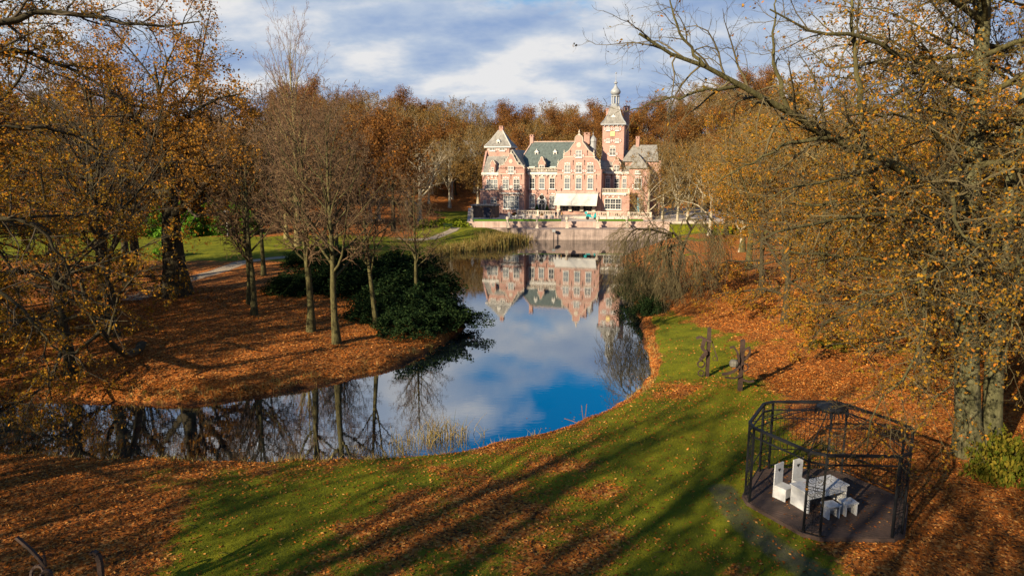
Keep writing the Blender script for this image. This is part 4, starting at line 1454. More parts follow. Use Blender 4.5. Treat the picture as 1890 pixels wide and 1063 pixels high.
def finial(px, py0, yl, h=1.2, r=0.22, m=None):
    x, z = FX(px, py0, yl)
    mb = MB()
    mb.box(x - r, x + r, yl - 0.02, yl + 2 * r, z - 0.05, z + 0.22)
    mb.lathe([(r * 0.75, z + 0.22), (r * 0.3, z + h * 0.35), (r * 0.7, z + h * 0.5), (r * 0.65, z + h * 0.62), (0.03, z + h)], (x, yl + r), 8)
    return mb.build('finial', m or ST, house, smooth=False)


def chimney(px0, px1, py0, py1, yl, dy=1.0):
    x0, x1, z0, z1 = rect((px0, py0), (px1, py1), yl)
    mb = MB()
    mb.box(x0, x1, yl, yl + dy, z0, z1 - 0.5)
    mb.box(x0 - 0.10, x1 + 0.10, yl - 0.1, yl + dy + 0.1, z1 - 0.5, z1 - 0.36)
    w = x1 - x0
    for i in range(2):
        for j in range(2):
            mb.box(x0 + i * w * 0.68, x0 + i * w * 0.68 + w * 0.32, yl + j * dy * 0.68, yl + (j * 0.68 + 0.32) * dy, z1 - 0.36, z1 - 0.1)
    mb.box(x0 - 0.08, x1 + 0.08, yl - 0.08, yl + dy + 0.08, z1 - 0.1, z1)
    return mb.build('chimney', BR, house)


def lucarne(px, py0, py1, yl, parent=house, dy=1.2):
    x, zb = FX(px, py1, yl)
    _, zt = FX(px, py0, yl)
    h = zt - zb
    mb = MB()
    mb.box(x - 0.34, x + 0.34, yl - 0.1, yl + dy, zb, zb + h * 0.5)
    mb.prism([(x - 0.5, zb + h * 0.5), (x + 0.5, zb + h * 0.5), (x, zb + h * 0.88)], yl - 0.2, yl + dy)
    mb.lathe([(0.05, zb + h * 0.85), (0.09, zb + h * 0.92), (0.02, zb + h)], (x, yl - 0.1), 6)
    o = mb.build('roof_hatch', WH, parent)
    MB().box(x - 0.2, x + 0.2, yl - 0.115, yl - 0.105, zb + h * 0.1, zb + h * 0.42).build('pane', GL, o)
    return o


def anchor_irons(pts, yl):
    mb = MB()
    for px, py in pts:
        x, z = FX(px, py, yl)
        mb.box(x - 0.04, x + 0.04, yl - 0.06, yl - 0.004, z - 0.55, z + 0.45)
        mb.prism([(x - 0.14, z + 0.2), (x, z + 0.5), (x + 0.14, z + 0.2), (x, z + 0.1)], yl - 0.062, yl - 0.005)
    return mb.build('wall_anchors', MT['iron'], house)


# --- left block
ax0, ax1, az0, az1 = block('wall', (886, 350.5), (921, 398), -1.2, 8, base=-0.3)
mb = MB()
mb.box(ax0 - 0.1, ax1, -1.35, -1.203, az1 - 0.05, az1 + 0.18)
mb.build('coping', ST, house)
bx0, bx1, bz0, bz1 = block('wall', (890, 321), (922, 352), -0.4, 10, base=1.0)
cornice((889.5, 322), (921, 322), -0.4, 0.35, 0.4)
MB().prism([(-0.5, 0), (9.5, 0), (4.0, 4.4)], 0, 0.01) if False else None
# roof above the first floor, a plain slope facing us
xa, za = FX(891, 320, -0.5)
xb, _ = FX(935, 320, -0.5)
rf = MB()
rf.add([(xa, -0.5, za), (xb, -0.5, za), (xb, 2.6, za + 3.5), (xa, 2.6, za + 3.5), (xa, -0.5, za - 0.2), (xb, -0.5, za - 0.2), (xb, 2.6, za + 3.3), (xa, 2.6, za + 3.3)],
       [(0, 1, 2, 3), (7, 6, 5, 4), (0, 4, 5, 1), (1, 5, 6, 2), (2, 6, 7, 3), (3, 7, 4, 0)])
rf.build('roof', SY, house)
# side gable wall on the far left edge
MB().add([(xa - 0.35, -0.5, za - 0.3), (xa - 0.02, -0.5, za - 0.3), (xa - 0.02, 2.9, za + 4.6), (xa - 0.35, 2.9, za + 4.6), (xa - 0.35, 8, za + 4.6), (xa - 0.02, 8, za + 4.6), (xa - 0.35, 9, za - 0.3), (xa - 0.02, 9, za - 0.3)],
         [(0, 1, 2, 3), (3, 2, 5, 4), (4, 5, 7, 6), (0, 3, 4, 6), (1, 7, 5, 2), (0, 6, 7, 1)]).build('gable', BR, house)
window((898, 331), (919, 349.5), -0.4, 3, 2, 'l')
window((906, 368), (917, 382.5), -1.2, 2, 2, 'lr')
window((892.5, 370), (897.5, 379), -1.2, 1, 1, '', False)
gable('dormer_gable', [(905.5, 320), (905.5, 304), (906.5, 300), (908, 298), (909.5, 296), (911, 298), (912.5, 300), (914, 304), (914, 320)], -0.62, 2.0)
window((906.8, 309.5), (912.3, 318.5), -0.62, 1, 2, 'l', False)
# gable front A
block('wall', (921, 309), (967.5, 398), -2.0, 12, base=-0.3)
g = [(922, 312), (922, 309), (922.5, 307), (925, 305.5), (929.5, 305), (930.5, 304), (931, 301), (934, 299), (936.5, 294), (938.5, 290), (939.5, 289.5), (939.5, 286), (941, 284.3), (943, 283.6),
     (945, 284.3), (946.8, 286), (946.8, 289.5), (948, 290), (950, 294), (952.5, 299), (955.5, 301), (956, 304), (957, 305), (961.5, 305.5), (965, 307.5), (966.8, 310), (967, 312)]
gable('gable', g, -2.0, 0.6)
finial(943, 284, -2.0, 0.8, 0.2)
for px, py in ((931, 304), (956, 304), (967, 311), (922, 308)):
    finial(px, py, -2.0, 0.75, 0.13)
x, z = FX(943, 298, -2.0)
MB().lathe([(0.38, 0), (0.42, 0.05), (0.25, 0.1)], (0, 0), 12).build('plaque', ST, house, (x, -2.0, z)).rotation_euler = (R(90), 0, 0)
window((937.8, 307.3), (948.3, 320.5), -2.0, 2, 2, 'lr', False)
window((928, 330.5), (939.5, 349.3), -2.0, 2, 2, 'lr')
window((947.5, 330.5), (958.8, 349.3), -2.0, 2, 2, 'lr')
cornice((926.5, 357.5), (959.5, 357.5), -2.0, 0.22, 0.5)
window((929, 361.5), (957.5, 386), -2.0, 4, 2, '', True)
x0, z = FX(921, 322, -2.0)
x1, _ = FX(967.5, 322, -2.0)
for zz_ in (z, z - 3.9):
    MB().box(x0, x1, -2.07, -2.003, zz_, zz_ + 0.14).build('string_course', ST, house)
anchor_irons([(925, 326), (943, 326), (962, 326), (925, 354), (943, 353), (962, 354), (931, 297), (950, 312), (934, 312)], -2.0)
# roof behind gable A
xg0, zg = FX(922, 309, -2.0)
xg1, _ = FX(967, 309, -2.0)
MB().prism([(xg0, zg), (xg1, zg), ((xg0 + xg1) / 2, zg + 3.6)], -1.4, 9.8).build('roof', SY, house)
# left tower
tx0, tx1, _, tzt = block('tower_wall', (898.5, 271), (940, 330), 3.0, 5.2, base=6.0)
e = 0.45
mb = MB()
cxm = (tx0 + tx1) / 2
_, zpk = FX(924.5, 241, 5.6)
mb.loft((tx0 - e, tx1 + e, 3.0 - e, 8.2 + e), tzt, (tx0 + 0.55, tx1 - 0.55, 3.9, 7.3), tzt + 1.25)
mb.loft((tx0 + 0.55, tx1 - 0.55, 3.9, 7.3), tzt + 1.25, (cxm - 0.42, cxm + 0.42, 5.2, 6.0), zpk)
mb.build('roof', SY, house)
mb = MB()
for sx in (-1, 1):
    mb.path([(cxm + sx * ((tx1 - tx0) / 2 + e), 3.0 - e, tzt + 0.04), (cxm + sx * ((tx1 - tx0) / 2 - 0.55), 3.9, tzt + 1.29), (cxm + sx * 0.42, 5.2, zpk + 0.04)], 0.14)
mb.box(tx0 - e - 0.02, tx1 + e + 0.02, 3.0 - e - 0.03, 8.2 + e + 0.02, tzt - 0.22, tzt - 0.004)
mb.build('roof_trim', WH, house)
chimney(921.5, 928, 233, 243, 5.1, 1.0)
for pxa, pxb in ((904, 914), (922.5, 932)):
    window((pxa, 273), (pxb, 279), 3.0, 2, 1, 'lr', False)
lucarne(920, 255, 268, 3.4)
mb = MB()
x0, x1, z0, z1 = rect((906, 288), (916, 293), 2.9)
mb.prism([(x0, z0), (x1, z0), (x1 - 0.2, z1 - 0.2), ((x0 + x1) / 2, z1), (x0 + 0.2, z1 - 0.2)], 2.8, 3.1)
x0, x1, z0, z1 = rect((922, 288), (938, 293), 2.9)
mb.prism([(x0, z0), (x1, z0), (x1 - 0.2, z1 - 0.2), ((x0 + x1) / 2, z1), (x0 + 0.2, z1 - 0.2)], 2.8, 3.1)
mb.build('window_hood', WH, house)

# --- main range
mx0, mx1, _, mz1 = block('wall', (950, 320), (1112, 398), 0.0, 13, base=-0.3)
cornice((975, 321.5), (1030, 321.5), 0.0, 0.35, 0.5)
xl, zr = FX(983, 262.5, 6.5)
xr, _ = FX(1075, 262.5, 6.5)
MB().add([(mx0 - 0.4, -0.35, mz1 + 0.05), (mx1 + 0.3, -0.35, mz1 + 0.05), (mx1 + 0.3, 13.3, mz1 + 0.05), (mx0 - 0.4, 13.3, mz1 + 0.05), (xl, 6.5, zr), (xr, 6.5, zr)],
         [(0, 1, 5, 4), (1, 2, 5), (2, 3, 4, 5), (3, 0, 4), (3, 2, 1, 0)]).build('roof', SG, house)
mb = MB()
mb.bar((xl, 6.5, zr + 0.05), (xr, 6.5, zr + 0.05), 0.3, 0.2)
mb.bar((mx0 - 0.4, -0.35, mz1 + 0.1), (xl, 6.5, zr + 0.06), 0.22)
mb.build('roof_ridge', MT['wall_pink'], house)
chimney(978, 984, 249, 268, 6.2, 1.0)
for px in (990.5, 1024.5):
    lucarne(px, 275, 288, 3.8, dy=1.6)
xa, zb = FX(975, 320, -0.3)
xb, _ = FX(1030, 320, -0.3)
balustrade((xa, -0.25), (xb, -0.25), zb + 0.35, hgt=0.75, step=0.3)
gable('dormer_gable', [(994, 320), (994, 303), (995, 299), (997.5, 296.5), (998, 293), (1000, 289.5), (1002, 293), (1002.5, 296.5), (1005, 299), (1006, 303), (1006, 320)], -0.1, 2.4)
window((995.3, 305.5), (1004.7, 319), -0.1, 2, 2, 'lr', False)
for px in (982, 1020.5):
    x0, x1, z0, z1 = rect((px - 4.5, 308.5), (px + 4.5, 318.5), 0.35)
    o = MB().box(x0, x1, 0.35, 2.2, z0, z1).box(x0 - 0.1, x1 + 0.1, 0.2, 2.3, z1 - 0.08, z1 + 0.1).build('dormer', WH, house)
    MB().box(x0 + 0.15, x1 - 0.15, 0.33, 0.348, z0 + 0.15, z1 - 0.25).build('pane', GL, o)
for a, b_ in ((977, 987.3), (995, 1005.3), (1014, 1024.3)):
    window((a, 329), (b_, 349), 0.0, 1, 2)
window((977, 361), (987.3, 384), 0.0, 2, 3)
window((1014, 361), (1024.3, 384), 0.0, 2, 3)
# baroque doorway
dp = outline([(991, 389), (991, 371), (992.5, 366), (995, 362), (997.5, 360), (998.5, 358.3), (1000, 357.5), (1001.5, 358.3), (1002.5, 360), (1005, 362), (1007.5, 366), (1009, 371), (1009, 389)], -0.25)
o = MB().prism(dp, -0.25, -0.004).build('door_surround', WH, house)
dq = outline([(994.8, 389), (994.8, 375), (996, 371.5), (998, 370), (1000, 369.4), (1002, 370), (1004, 371.5), (1005.2, 375), (1005.2, 389)], -0.3)
d_ = MB().prism(dq, -0.29, -0.253).build('door', GL, o)
xo, zo = FX(1000, 364, -0.3)
MB().lathe([(0.5, 0), (0.5, 0.02)], (0, 0), 14).build('fanlight', MT['inside'], o, (xo, -0.253, zo)).rotation_euler = (R(90), 0, 0)
xd, zd0 = FX(1000, 389, -0.3)
mb = MB()
mb.box(xd - 0.03, xd + 0.03, -0.33, -0.292, zd0, zd0 + 2.2)
mb.box(xd - 0.55, xd + 0.55, -0.33, -0.292, zd0 + 1.4, zd0 + 1.46)
mb.build('glazing_bars', WH, o)
for px in (991, 1009.5):
    xx, zz0 = FX(px, 388, -0.9)
    MB().lathe([(0.28, 0), (0.34, 0.25), (0.25, 0.5), (0.45, 0.9), (0.28, 1.7), (0.04, 2.4)], (xx, -0.9), 8).build('door_topiary', MT['leaf_rhodo'], house, (0, 0, 0.0))
anchor_irons([(978, 325), (991, 325), (1010, 325), (1027, 354), (975, 354), (991, 354), (1010, 354)], 0.0)

# --- big gable C
YC = -2.4
gx0, gx1, _, _ = block('wall', (1028.5, 313), (1108.3, 398), YC, 6, base=-0.3)
g = [(1028.5, 316), (1028.5, 312), (1029.5, 306), (1032, 300), (1036, 296), (1041, 293.5), (1041, 291), (1041.2, 284), (1045, 282.5), (1050, 279), (1054.5, 273), (1058, 267.5), (1062, 263.5), (1062, 256), (1062.5, 254),
     (1065, 251), (1068.5, 250), (1072, 251), (1074.7, 254), (1075, 256), (1075.2, 263.5), (1079, 267.5), (1082.5, 273), (1087, 279), (1092, 282.5), (1096, 284), (1096, 291), (1096.5, 293.5), (1101, 296), (1104.5, 300),
     (1107, 306), (1108.3, 312), (1108.3, 316)]
gable('gable', g, YC, 0.7)
finial(1068.7, 250, YC, 1.1, 0.26)
for px, py in ((1041, 286), (1096, 286), (1030, 304), (1107, 304)):
    finial(px, py, YC, 1.0, 0.16)
x, z = FX(1068.7, 268, YC)
MB().lathe([(0.45, 0), (0.5, 0.06), (0.3, 0.12)], (0, 0), 12).build('plaque', ST, house, (x, YC, z)).rotation_euler = (R(90), 0, 0)
xg0, zg = FX(1030, 300, YC)
xg1, _ = FX(1107, 300, YC)
MB().prism([(xg0, zg - 1.2), (xg1, zg - 1.2), ((xg0 + xg1) / 2, zg + 4.3)], YC + 0.68, 6.5).build('roof', SY, house)
window((1063, 277.5), (1074.3, 291), YC, 2, 2, 'lr', False)
for a, b_ in ((1041.8, 1053), (1063, 1074), (1083.5, 1095)):
    window((a, 304.5), (b_, 319), YC, 2, 2, 'lr')
for a, b_ in ((1041.5, 1052.5), (1062.8, 1073.3), (1084, 1095)):
    window((a, 328.5), (b_, 349.5), YC, 1, 2)
x0, z = FX(1028.5, 322.5, YC)
x1, _ = FX(1108.3, 322.5, YC)
for zz_, dd in ((z, 0), (z + 3.35, 1.1)):
    MB().box(x0 + dd, x1 - dd, YC - 0.06, YC - 0.003, zz_, zz_ + 0.13).build('string_course', ST, house)
anchor_irons([(1058, 300), (1079, 300), (1036, 326), (1058, 326), (1079, 326), (1101, 326), (1053, 282), (1084, 282), (1036, 352), (1101, 352)], YC)
# awning and the dark glazed bay behind it
xa0, za_ = FX(1026.5, 356.5, YC)
xa1, _ = FX(1104, 356.5, YC)
xf0, zf = FX(1022, 378, YC - 2.4)
xf1, _ = FX(1096.5, 378, YC - 2.4)
xf0, xf1 = xa0 - 0.05, xa1 + 0.05
aw = MB()
aw.add([(xa0, YC - 0.1, za_), (xa1, YC - 0.1, za_), (xf1, YC - 2.4, zf + 0.2), (xf0, YC - 2.4, zf + 0.2), (xa0, YC - 0.1, za_ - 0.05), (xa1, YC - 0.1, za_ - 0.05), (xf1, YC - 2.4, zf + 0.15), (xf0, YC - 2.4, zf + 0.15)],
       [(0, 3, 2, 1), (4, 5, 6, 7), (0, 1, 5, 4), (1, 2, 6, 5), (2, 3, 7, 6), (3, 0, 4, 7)])
aw.box(xf0, xf1, YC - 2.43, YC - 2.403, zf - 0.15, zf + 0.19)
ao = aw.build('awning', MT['awning'], house)
ab = MB()
for i in range(6):
    xx = xa0 + 0.2 + (xa1 - xa0 - 0.4) * i / 5
    ab.bar((xx, YC - 0.1, za_ - 1.6), (xx, YC - 2.36, zf + 0.1), 0.05)
ab.box(xa0 - 0.1, xa1 + 0.1, YC - 0.3, YC - 0.02, za_ + 0.03, za_ + 0.32)
ab.build('awning_arm', MT['wall_pink'], house)
for a, b_ in ((1033.5, 1049), (1055, 1070.5), (1076.5, 1093)):
    x0, x1, z0, z1 = rect((a, 361), (b_, 390), YC)
    o = MB().box(x0, x1, YC - 0.05, YC - 0.004, z0, z1).build('garden_door', GL, house)
    mb = MB()
    for i in range(4):
        xx = x0 + (x1 - x0) * i / 3
        mb.box(xx - 0.05, xx + 0.05, YC - 0.12, YC - 0.052, z0, z1)
    mb.build('door_frame', MT['shed'], o)
for px in (1031, 1052, 1073.5, 1095.5):
    x, z = FX(px, 390, YC - 0.3)
    MB().box(x - 0.28, x + 0.28, YC - 0.45, YC - 0.003, z, z + 2.6).box(x - 0.36, x + 0.36, YC - 0.5, YC - 0.003, z, z + 0.5).build('pillar', ST, house)

# --- right: low block, first floor, roof
YD = -2.0
dx0, dx1, _, dz1 = block('wall', (1108.6, 356), (1161, 398), YD, 6, base=-0.3)
cornice((1112, 359), (1156, 359), YD, 0.25, 0.35)
balustrade((dx0 + 0.2, YD + 0.2), (dx1 - 0.2, YD + 0.2), dz1, hgt=0.85, step=0.3)
MB().box(dx0, dx1, YD - 0.12, YD + 0.5, dz1 - 0.18, dz1 - 0.004).build('coping', ST, house)
window((1116, 367), (1146.5, 387), YD, 3, 2, '', True)
block('wall', (1108.6, 319), (1162, 356), 2.2, 8, base=3.5)
cornice((1111, 320), (1162, 320), 2.2, 0.3, 0.4)
for a, b_ in ((1117.5, 1126), (1133.3, 1142.5), (1148.3, 1156.5)):
    window((a, 329.5), (b_, 348.5), 2.2, 1, 2)
xa, za = FX(1106, 318, 2.2)
xb, _ = FX(1164, 318, 2.2)
MB().add([(xa, 1.9, za), (xb, 1.9, za), (xb, 7.5, za + 4.2), (xa, 7.5, za + 5.2), (xa, 7.8, za - 0.1), (xb, 7.8, za - 0.1)], [(0, 1, 2, 3), (0, 3, 4), (1, 5, 2), (3, 2, 5, 4), (0, 4, 5, 1)]).build('roof', SY, house)
gable('dormer_gable', [(1131, 320), (1131, 304), (1132, 300), (1134.5, 297), (1135.5, 293), (1138, 290), (1140.5, 293), (1141.5, 297), (1144, 300), (1145.5, 304), (1145.5, 320)], 1.95, 2.4)
window((1133.2, 305.5), (1142.6, 318.3), 1.95, 2, 2, 'lr', False)
balustrade((FX(1108.6, 319, 2)[0], 2.05), (FX(1129.5, 319, 2)[0], 2.05), za + 0.15, hgt=0.75, step=0.3)
anchor_irons([(1129, 326), (1146, 326)], 2.2)

# --- clock tower
YT = 4.5
tx0, tx1, _, tz1 = block('tower_wall', (1112.5, 229), (1149.5, 330), YT, 5.2, base=8.0)
tc_ = (tx0 + tx1) / 2
ty0, ty1 = YT, YT + 5.2
tcy = (ty0 + ty1) / 2


def zat(py):
    return FX(1133, py, tcy)[1]


mb = MB()
e = 0.35
hw = (tx1 - tx0) / 2
lev = [(hw + e, tz1), (hw - 0.25, tz1 + 0.75), (hw * 0.62, zat(213)), (hw * 0.40, zat(198))]
for (r0, z0), (r1, z1) in zip(lev[:-1], lev[1:]):
    mb.loft((tc_ - r0, tc_ + r0, tcy - r0 * 1.15, tcy + r0 * 1.15), z0, (tc_ - r1, tc_ + r1, tcy - r1 * 1.15, tcy + r1 * 1.15), z1)
mb.build('roof', MT['slate_grey'], house)
mb = MB()
for sx in (-1, 1):
    mb.path([(tc_ + sx * r0, tcy - r0 * 1.15, z0 + 0.03) for r0, z0 in lev], 0.13)
mb.box(tx0 - e, tx1 + e, ty0 - e - 0.1, ty1 + e + 0.1, tz1 - 0.24, tz1 - 0.004)
for i in range(5):
    xx = tx0 + (i + 0.5) * (tx1 - tx0) / 5
    mb.box(xx - 0.1, xx + 0.1, ty0 - 0.3, ty0 - 0.004, tz1 - 0.5, tz1 - 0.25)
mb.build('roof_trim', LD, house)
r0 = hw * 0.40
mb = MB()
mb.lathe([(r0 * 1.1, zat(198)), (r0 * 1.15, zat(196)), (r0 * 0.92, zat(195)), (r0 * 0.95, zat(192.5)), (r0 * 1.0, zat(192))], (tc_, tcy), 8, R(22.5))
mb.lathe([(r0 * 0.95, zat(179.5)), (r0 * 1.1, zat(178.5)), (r0 * 1.1, zat(177)), (r0 * 0.85, zat(176.3))], (tc_, tcy), 8, R(22.5))
for i in range(8):
    an = R(22.5 + 45 * i)
    mb.bar((tc_ + math.cos(an) * r0 * 0.85, tcy + math.sin(an) * r0 * 0.85, zat(192.3)), (tc_ + math.cos(an) * r0 * 0.85, tcy + math.sin(an) * r0 * 0.85, zat(179.3)), 0.22)
mb.build('lantern', LD, house)
mb = MB()
mb.lathe([(r0 * 0.75, zat(176.3)), (r0 * 1.05, zat(174)), (r0 * 1.22, zat(171)), (r0 * 1.1, zat(167.5)), (r0 * 0.7, zat(164)), (r0 * 0.42, zat(161)), (r0 * 0.25, zat(157.5)), (r0 * 0.12, zat(156))], (tc_, tcy), 12)
mb.build('onion_dome', LD, house, smooth=True)
mb = MB()
mb.lathe([(0.10, zat(156)), (0.36, zat(154.5)), (0.36, zat(152.5)), (0.1, zat(151)), (0.055, zat(148)), (0.04, zat(137)), (0.16, zat(136.4)), (0.16, zat(135)), (0.01, zat(133.5))], (tc_, tcy), 8)
mb.build('spire', LD, house)
lucarne(1132, 210, 223, YT + 0.9, dy=1.0)
for px in (1119, 1135.5):
    for a, b_ in ((235, 241.5), (256.5, 263)):
        window((px, a), (px + 7.5, b_), YT, 2, 1, 'lr', False)
window((1125.5, 273.5), (1136, 287.5), YT, 2, 2, 'lr')
x0, x1, z0, z1 = rect((1127, 243), (1134.5, 251.5), YT)
o = MB().box(x0, x1, YT - 0.1, YT - 0.004, z0, z1).build('clock_face', MT['gilt'], house)
mb = MB()
cxk, czk = (x0 + x1) / 2, (z0 + z1) / 2
for i in range(12):
    a = i * math.pi / 6
    mb.bar((cxk + math.sin(a) * 0.30, YT - 0.115, czk + math.cos(a) * 0.30), (cxk + math.sin(a) * 0.38, YT - 0.115, czk + math.cos(a) * 0.38), 0.04, 0.03)
mb.bar((cxk, YT - 0.12, czk), (cxk - 0.1, YT - 0.12, czk + 0.16), 0.05, 0.03)
mb.bar((cxk, YT - 0.12, czk), (cxk + 0.24, YT - 0.12, czk - 0.06), 0.04, 0.03)
mb.build('clock_hands', MT['iron'], o)
chimney(1151.5, 1158.5, 196, 300, YT + 6.0, 1.1)
chimney(1119, 1122.5, 200, 222, YT + 6.0, 0.8)
chimney(1078, 1088, 245, 266, 6.0, 1.2)
x, z = FX(1094.5, 262, 7.0)
MB().lathe([(0.75, z - 3), (0.75, z), (0.85, z + 0.1), (0.8, z + 0.5), (0.45, z + 1.0), (0.1, z + 1.3), (0.03, z + 2.0)], (x, 7.0), 10).build('cupola', LD, house)

# --- right wing
YE = 0.5
ex0, ex1, _, ez1 = block('wall', (1161.5, 312), (1197, 398), YE, 9, base=-0.3)
xa, za = FX(1160, 311, YE)
xb, _ = FX(1199, 311, YE)
xt, zt = FX(1184, 286, YE)
MB().add([(xa, YE - 0.4, za), (xb, YE - 0.4, za), ((xa + xb) / 2 - 0.4, YE + 1.6, za + 2.9), ((xa + xb) / 2 - 0.4, 9.5, za + 2.9), (xa, 9.8, za), (xb, 9.8, za)],
         [(0, 1, 2), (0, 2, 3, 4), (1, 5, 3, 2), (4, 3, 5), (0, 4, 5, 1)]).build('roof', SY, house)
x0, zl = FX(1152, 293, 4)
x1, _ = FX(1216, 293, 4)
_, zu = FX(1180, 268, 7)
MB().add([(x0 - 0.5, 3.2, zl - 0.6), (x1, 3.2, zl - 0.6), (x1 - 0.6, 7, zu), (x0 + 1.6, 7, zu), (x0 - 0.5, 11, zl - 0.6), (x1, 11, zl - 0.6)],
         [(0, 1, 2, 3), (0, 3, 4), (1, 5, 2), (4, 3, 2, 5), (0, 4, 5, 1)]).build('roof', SY, house)
block('wall', (1154, 297), (1216, 398), 3.6, 7, base=-0.3)
chimney(1174, 1179.5, 252, 272, 6.6, 1.0)
window((1171.5, 329.5), (1184.5, 349), YE, 2, 2, 'l')
window((1172.5, 315), (1182, 321), YE, 2, 1, '', False)
dq = outline([(1169, 392), (1169, 374), (1171, 368), (1174.5, 364.5), (1178, 363.5), (1182, 365.5), (1186, 370), (1188, 376), (1188, 392)], YE - 0.1)
o = MB().prism(dq, YE - 0.12, YE - 0.004).build('gate_arch', MT['shed'], house)
dq = outline([(1170.5, 392), (1170.5, 374), (1172, 368.5), (1175, 365.5), (1178, 365), (1179.5, 366), (1179.5, 392)], YE - 0.2)
MB().prism(dq, YE - 0.2, YE - 0.125).build('door', MT['bluedoor'], o)

# front balustrades and the steps to the lawn
YF = -6.5


def fr(px, yl=YF):
    return FX(px, 395, yl)[0]


balustrade((fr(955), YF), (fr(1031), YF), 0.45, name='balustrade', hgt=0.9)
balustrade((fr(1084), YF), (fr(1201), YF), 0.45, name='balustrade', hgt=0.9)
mb = MB()
mb.box(fr(955) - 0.3, fr(1031), YF - 0.35, YF + 0.35, -0.4, 0.44)
mb.box(fr(1084), fr(1201) + 0.3, YF - 0.35, YF + 0.35, -0.4, 0.44)
mb.build('plinth_wall', MT['wall_pink'], house)
st = MB()
st.box(fr(955) - 0.3, fr(1201) + 0.3, YF + 0.36, -0.2, -0.4, 0.40)
st.build('terrace_floor', MT['paving'], house)
for i in range(4):
    MB().box(fr(1032.5), fr(1082.5), YF - 1.3 + i * 0.34, YF + 0.34, -0.35 + i * 0.19 + 0.004 * i, -0.16 + i * 0.19).build('step', MT['paving'], house)

# ------------------------------------------------------------------ retaining walls and terrace ground
tag(MB().slab([(2.6, 120.0), (27.4, 120.0), (27.4, 124.3), (-7.6, 124.3), (-7.6, 123.0), (2.6, 122.6)], -1.2, 1.85).build('quay_wall', MT['quay']),
    'lower stained masonry wall rising straight from the water below the terrace', 'wall')
tag(MB().slab([(-8.2, 124.0), (28.6, 124.0), (28.6, 124.8), (-8.2, 124.8)], 1.0, TZ + 0.06).build('terrace_wall', MT['wall_pink']), 'upper pink washed terrace wall set back above the quay', 'wall')
tag(MB().slab([(-8.2, 124.82), (46, 124.82), (46, 165), (-10.5, 165)], 0.5, TZ - 0.02).build('terrace', MT['paving']), None, None, None, 'structure')
tag(MB().slab([(28.62, 121), (46, 119), (46, 124.8), (28.62, 124.8)], 0.2, TZ - 0.4).build('lawn', MT['ground']), None, None, None, 'structure')
gst = MB()
gst.slab([(-7.0, 125.0), (9.0, 125.0), (9.0, 126.0), (-7.0, 126.0)], TZ - 0.02, TZ + 0.34)
tag(gst.build('box_hedge', MT['leaf_green']), 'low clipped green hedge along the left half of the terrace wall', 'hedge')
tag(MB().slab([(15.5, 125.0), (24.0, 125.0), (24.0, 126.0), (15.5, 126.0)], TZ - 0.02, TZ + 0.36).build('box_hedge', MT['leaf_green']), 'low clipped green hedge along the right half of the terrace wall', 'hedge')

# urns on pedestals along the ledge
ub = MB()
ub.box(-0.3, 0.3, -0.3, 0.3, 0, 0.12).box(-0.22, 0.22, -0.22, 0.22, 0.12, 0.95).box(-0.3, 0.3, -0.3, 0.3, 0.95, 1.08)
ped = ub.mesh('pedestal', ST)
urn = MB().lathe([(0.16, 1.08), (0.10, 1.22), (0.14, 1.3), (0.32, 1.6), (0.36, 1.85), (0.26, 1.95), (0.34, 2.05), (0.12, 2.1)], (0, 0), 10).mesh('urn', ST)
for px, lb in ((937, 'stone urn on a pedestal below the left block of the mansion'), (991, 'stone urn on a pedestal below the baroque doorway'), (1046.5, 'stone urn on a pedestal below the left end of the awning'),
               (1103, 'stone urn on a pedestal below the right end of the awning'), (1157, 'stone urn on a pedestal half behind the weeping beech twigs')):
    p = at_y(px, 420, 122.6)
    o = empty('garden_urn', (p[0], 122.6, 1.852))
    link('pedestal', ped, o)
    link('urn', urn, o)
    tag(o, lb, 'urn', 'stone urns along the terrace ledge')
# figure on a plinth and lamp by the shed
mb = MB()
mb.lathe([(0.3, 0), (0.3, 1.2), (0.36, 1.25), (0.2, 1.3), (0.26, 1.7), (0.3, 2.1), (0.12, 2.4), (0.15, 2.6), (0.02, 2.75)], (0, 0), 8)
p = at_y(871, 405, 126)
o = empty('garden_statue', (p[0], 126, TZ - 0.02))
link('figure', mb.mesh('figure', ST), o)
tag(o, 'slim pale stone figure on a plinth in front of the dark shed', 'statue')
p = at_y(890, 400, 134)
o = empty('garden_shed', (p[0], 134, TZ - 0.02), YAW)
MB().box(-2.2, 2.6, 0, 3, 0, 2.3).build('wall', MT['shed'], o)
MB().box(-2.4, 2.8, -0.2, 3.2, 2.3, 2.5).build('roof', MT['slate_grey'], o)
MB().box(0.3, 1.6, -0.06, -0.004, 0, 2.0).build('door', MT['navy'], o)
tag(o, 'low dark boarded shed left of the mansion behind the statue', 'shed')
# water lamp in the pond
p = at_y(1022, 443, 119.2)
o = empty('pond_lamp', (p[0], 119.2, -0.8))
MB().lathe([(0.09, 0), (0.07, 1.9), (0.05, 2.3)], (0, 0), 8).build('pole', MT['iron'], o)
MB().box(-0.26, 0.26, -0.22, 0.22, 2.3, 2.62).box(-0.3, 0.3, -0.26, 0.26, 2.62, 2.7).build('lamp_head', LD, o)
tag(o, 'short dark pole with a square grey head standing in the pond by the quay', 'lamp')
# white lamp post on the lawn
o = empty('lamp_post', (-44.0, 105.6, gz1(-44, 105.6)))
MB().lathe([(0.16, 0), (0.14, 1.0), (0.11, 3.0)], (0, 0), 8).build('pole', MT['white'], o)
MB().box(-0.3, 0.3, -0.3, 0.3, 3.0, 3.7).loft((-0.4, 0.4, -0.4, 0.4), 3.7, (-0.08, 0.08, -0.08, 0.08), 4.0).build('lamp_head', MT['white'], o)
tag(o, 'white lamp post in front of the bright green bushes on the left lawn', 'lamp post')
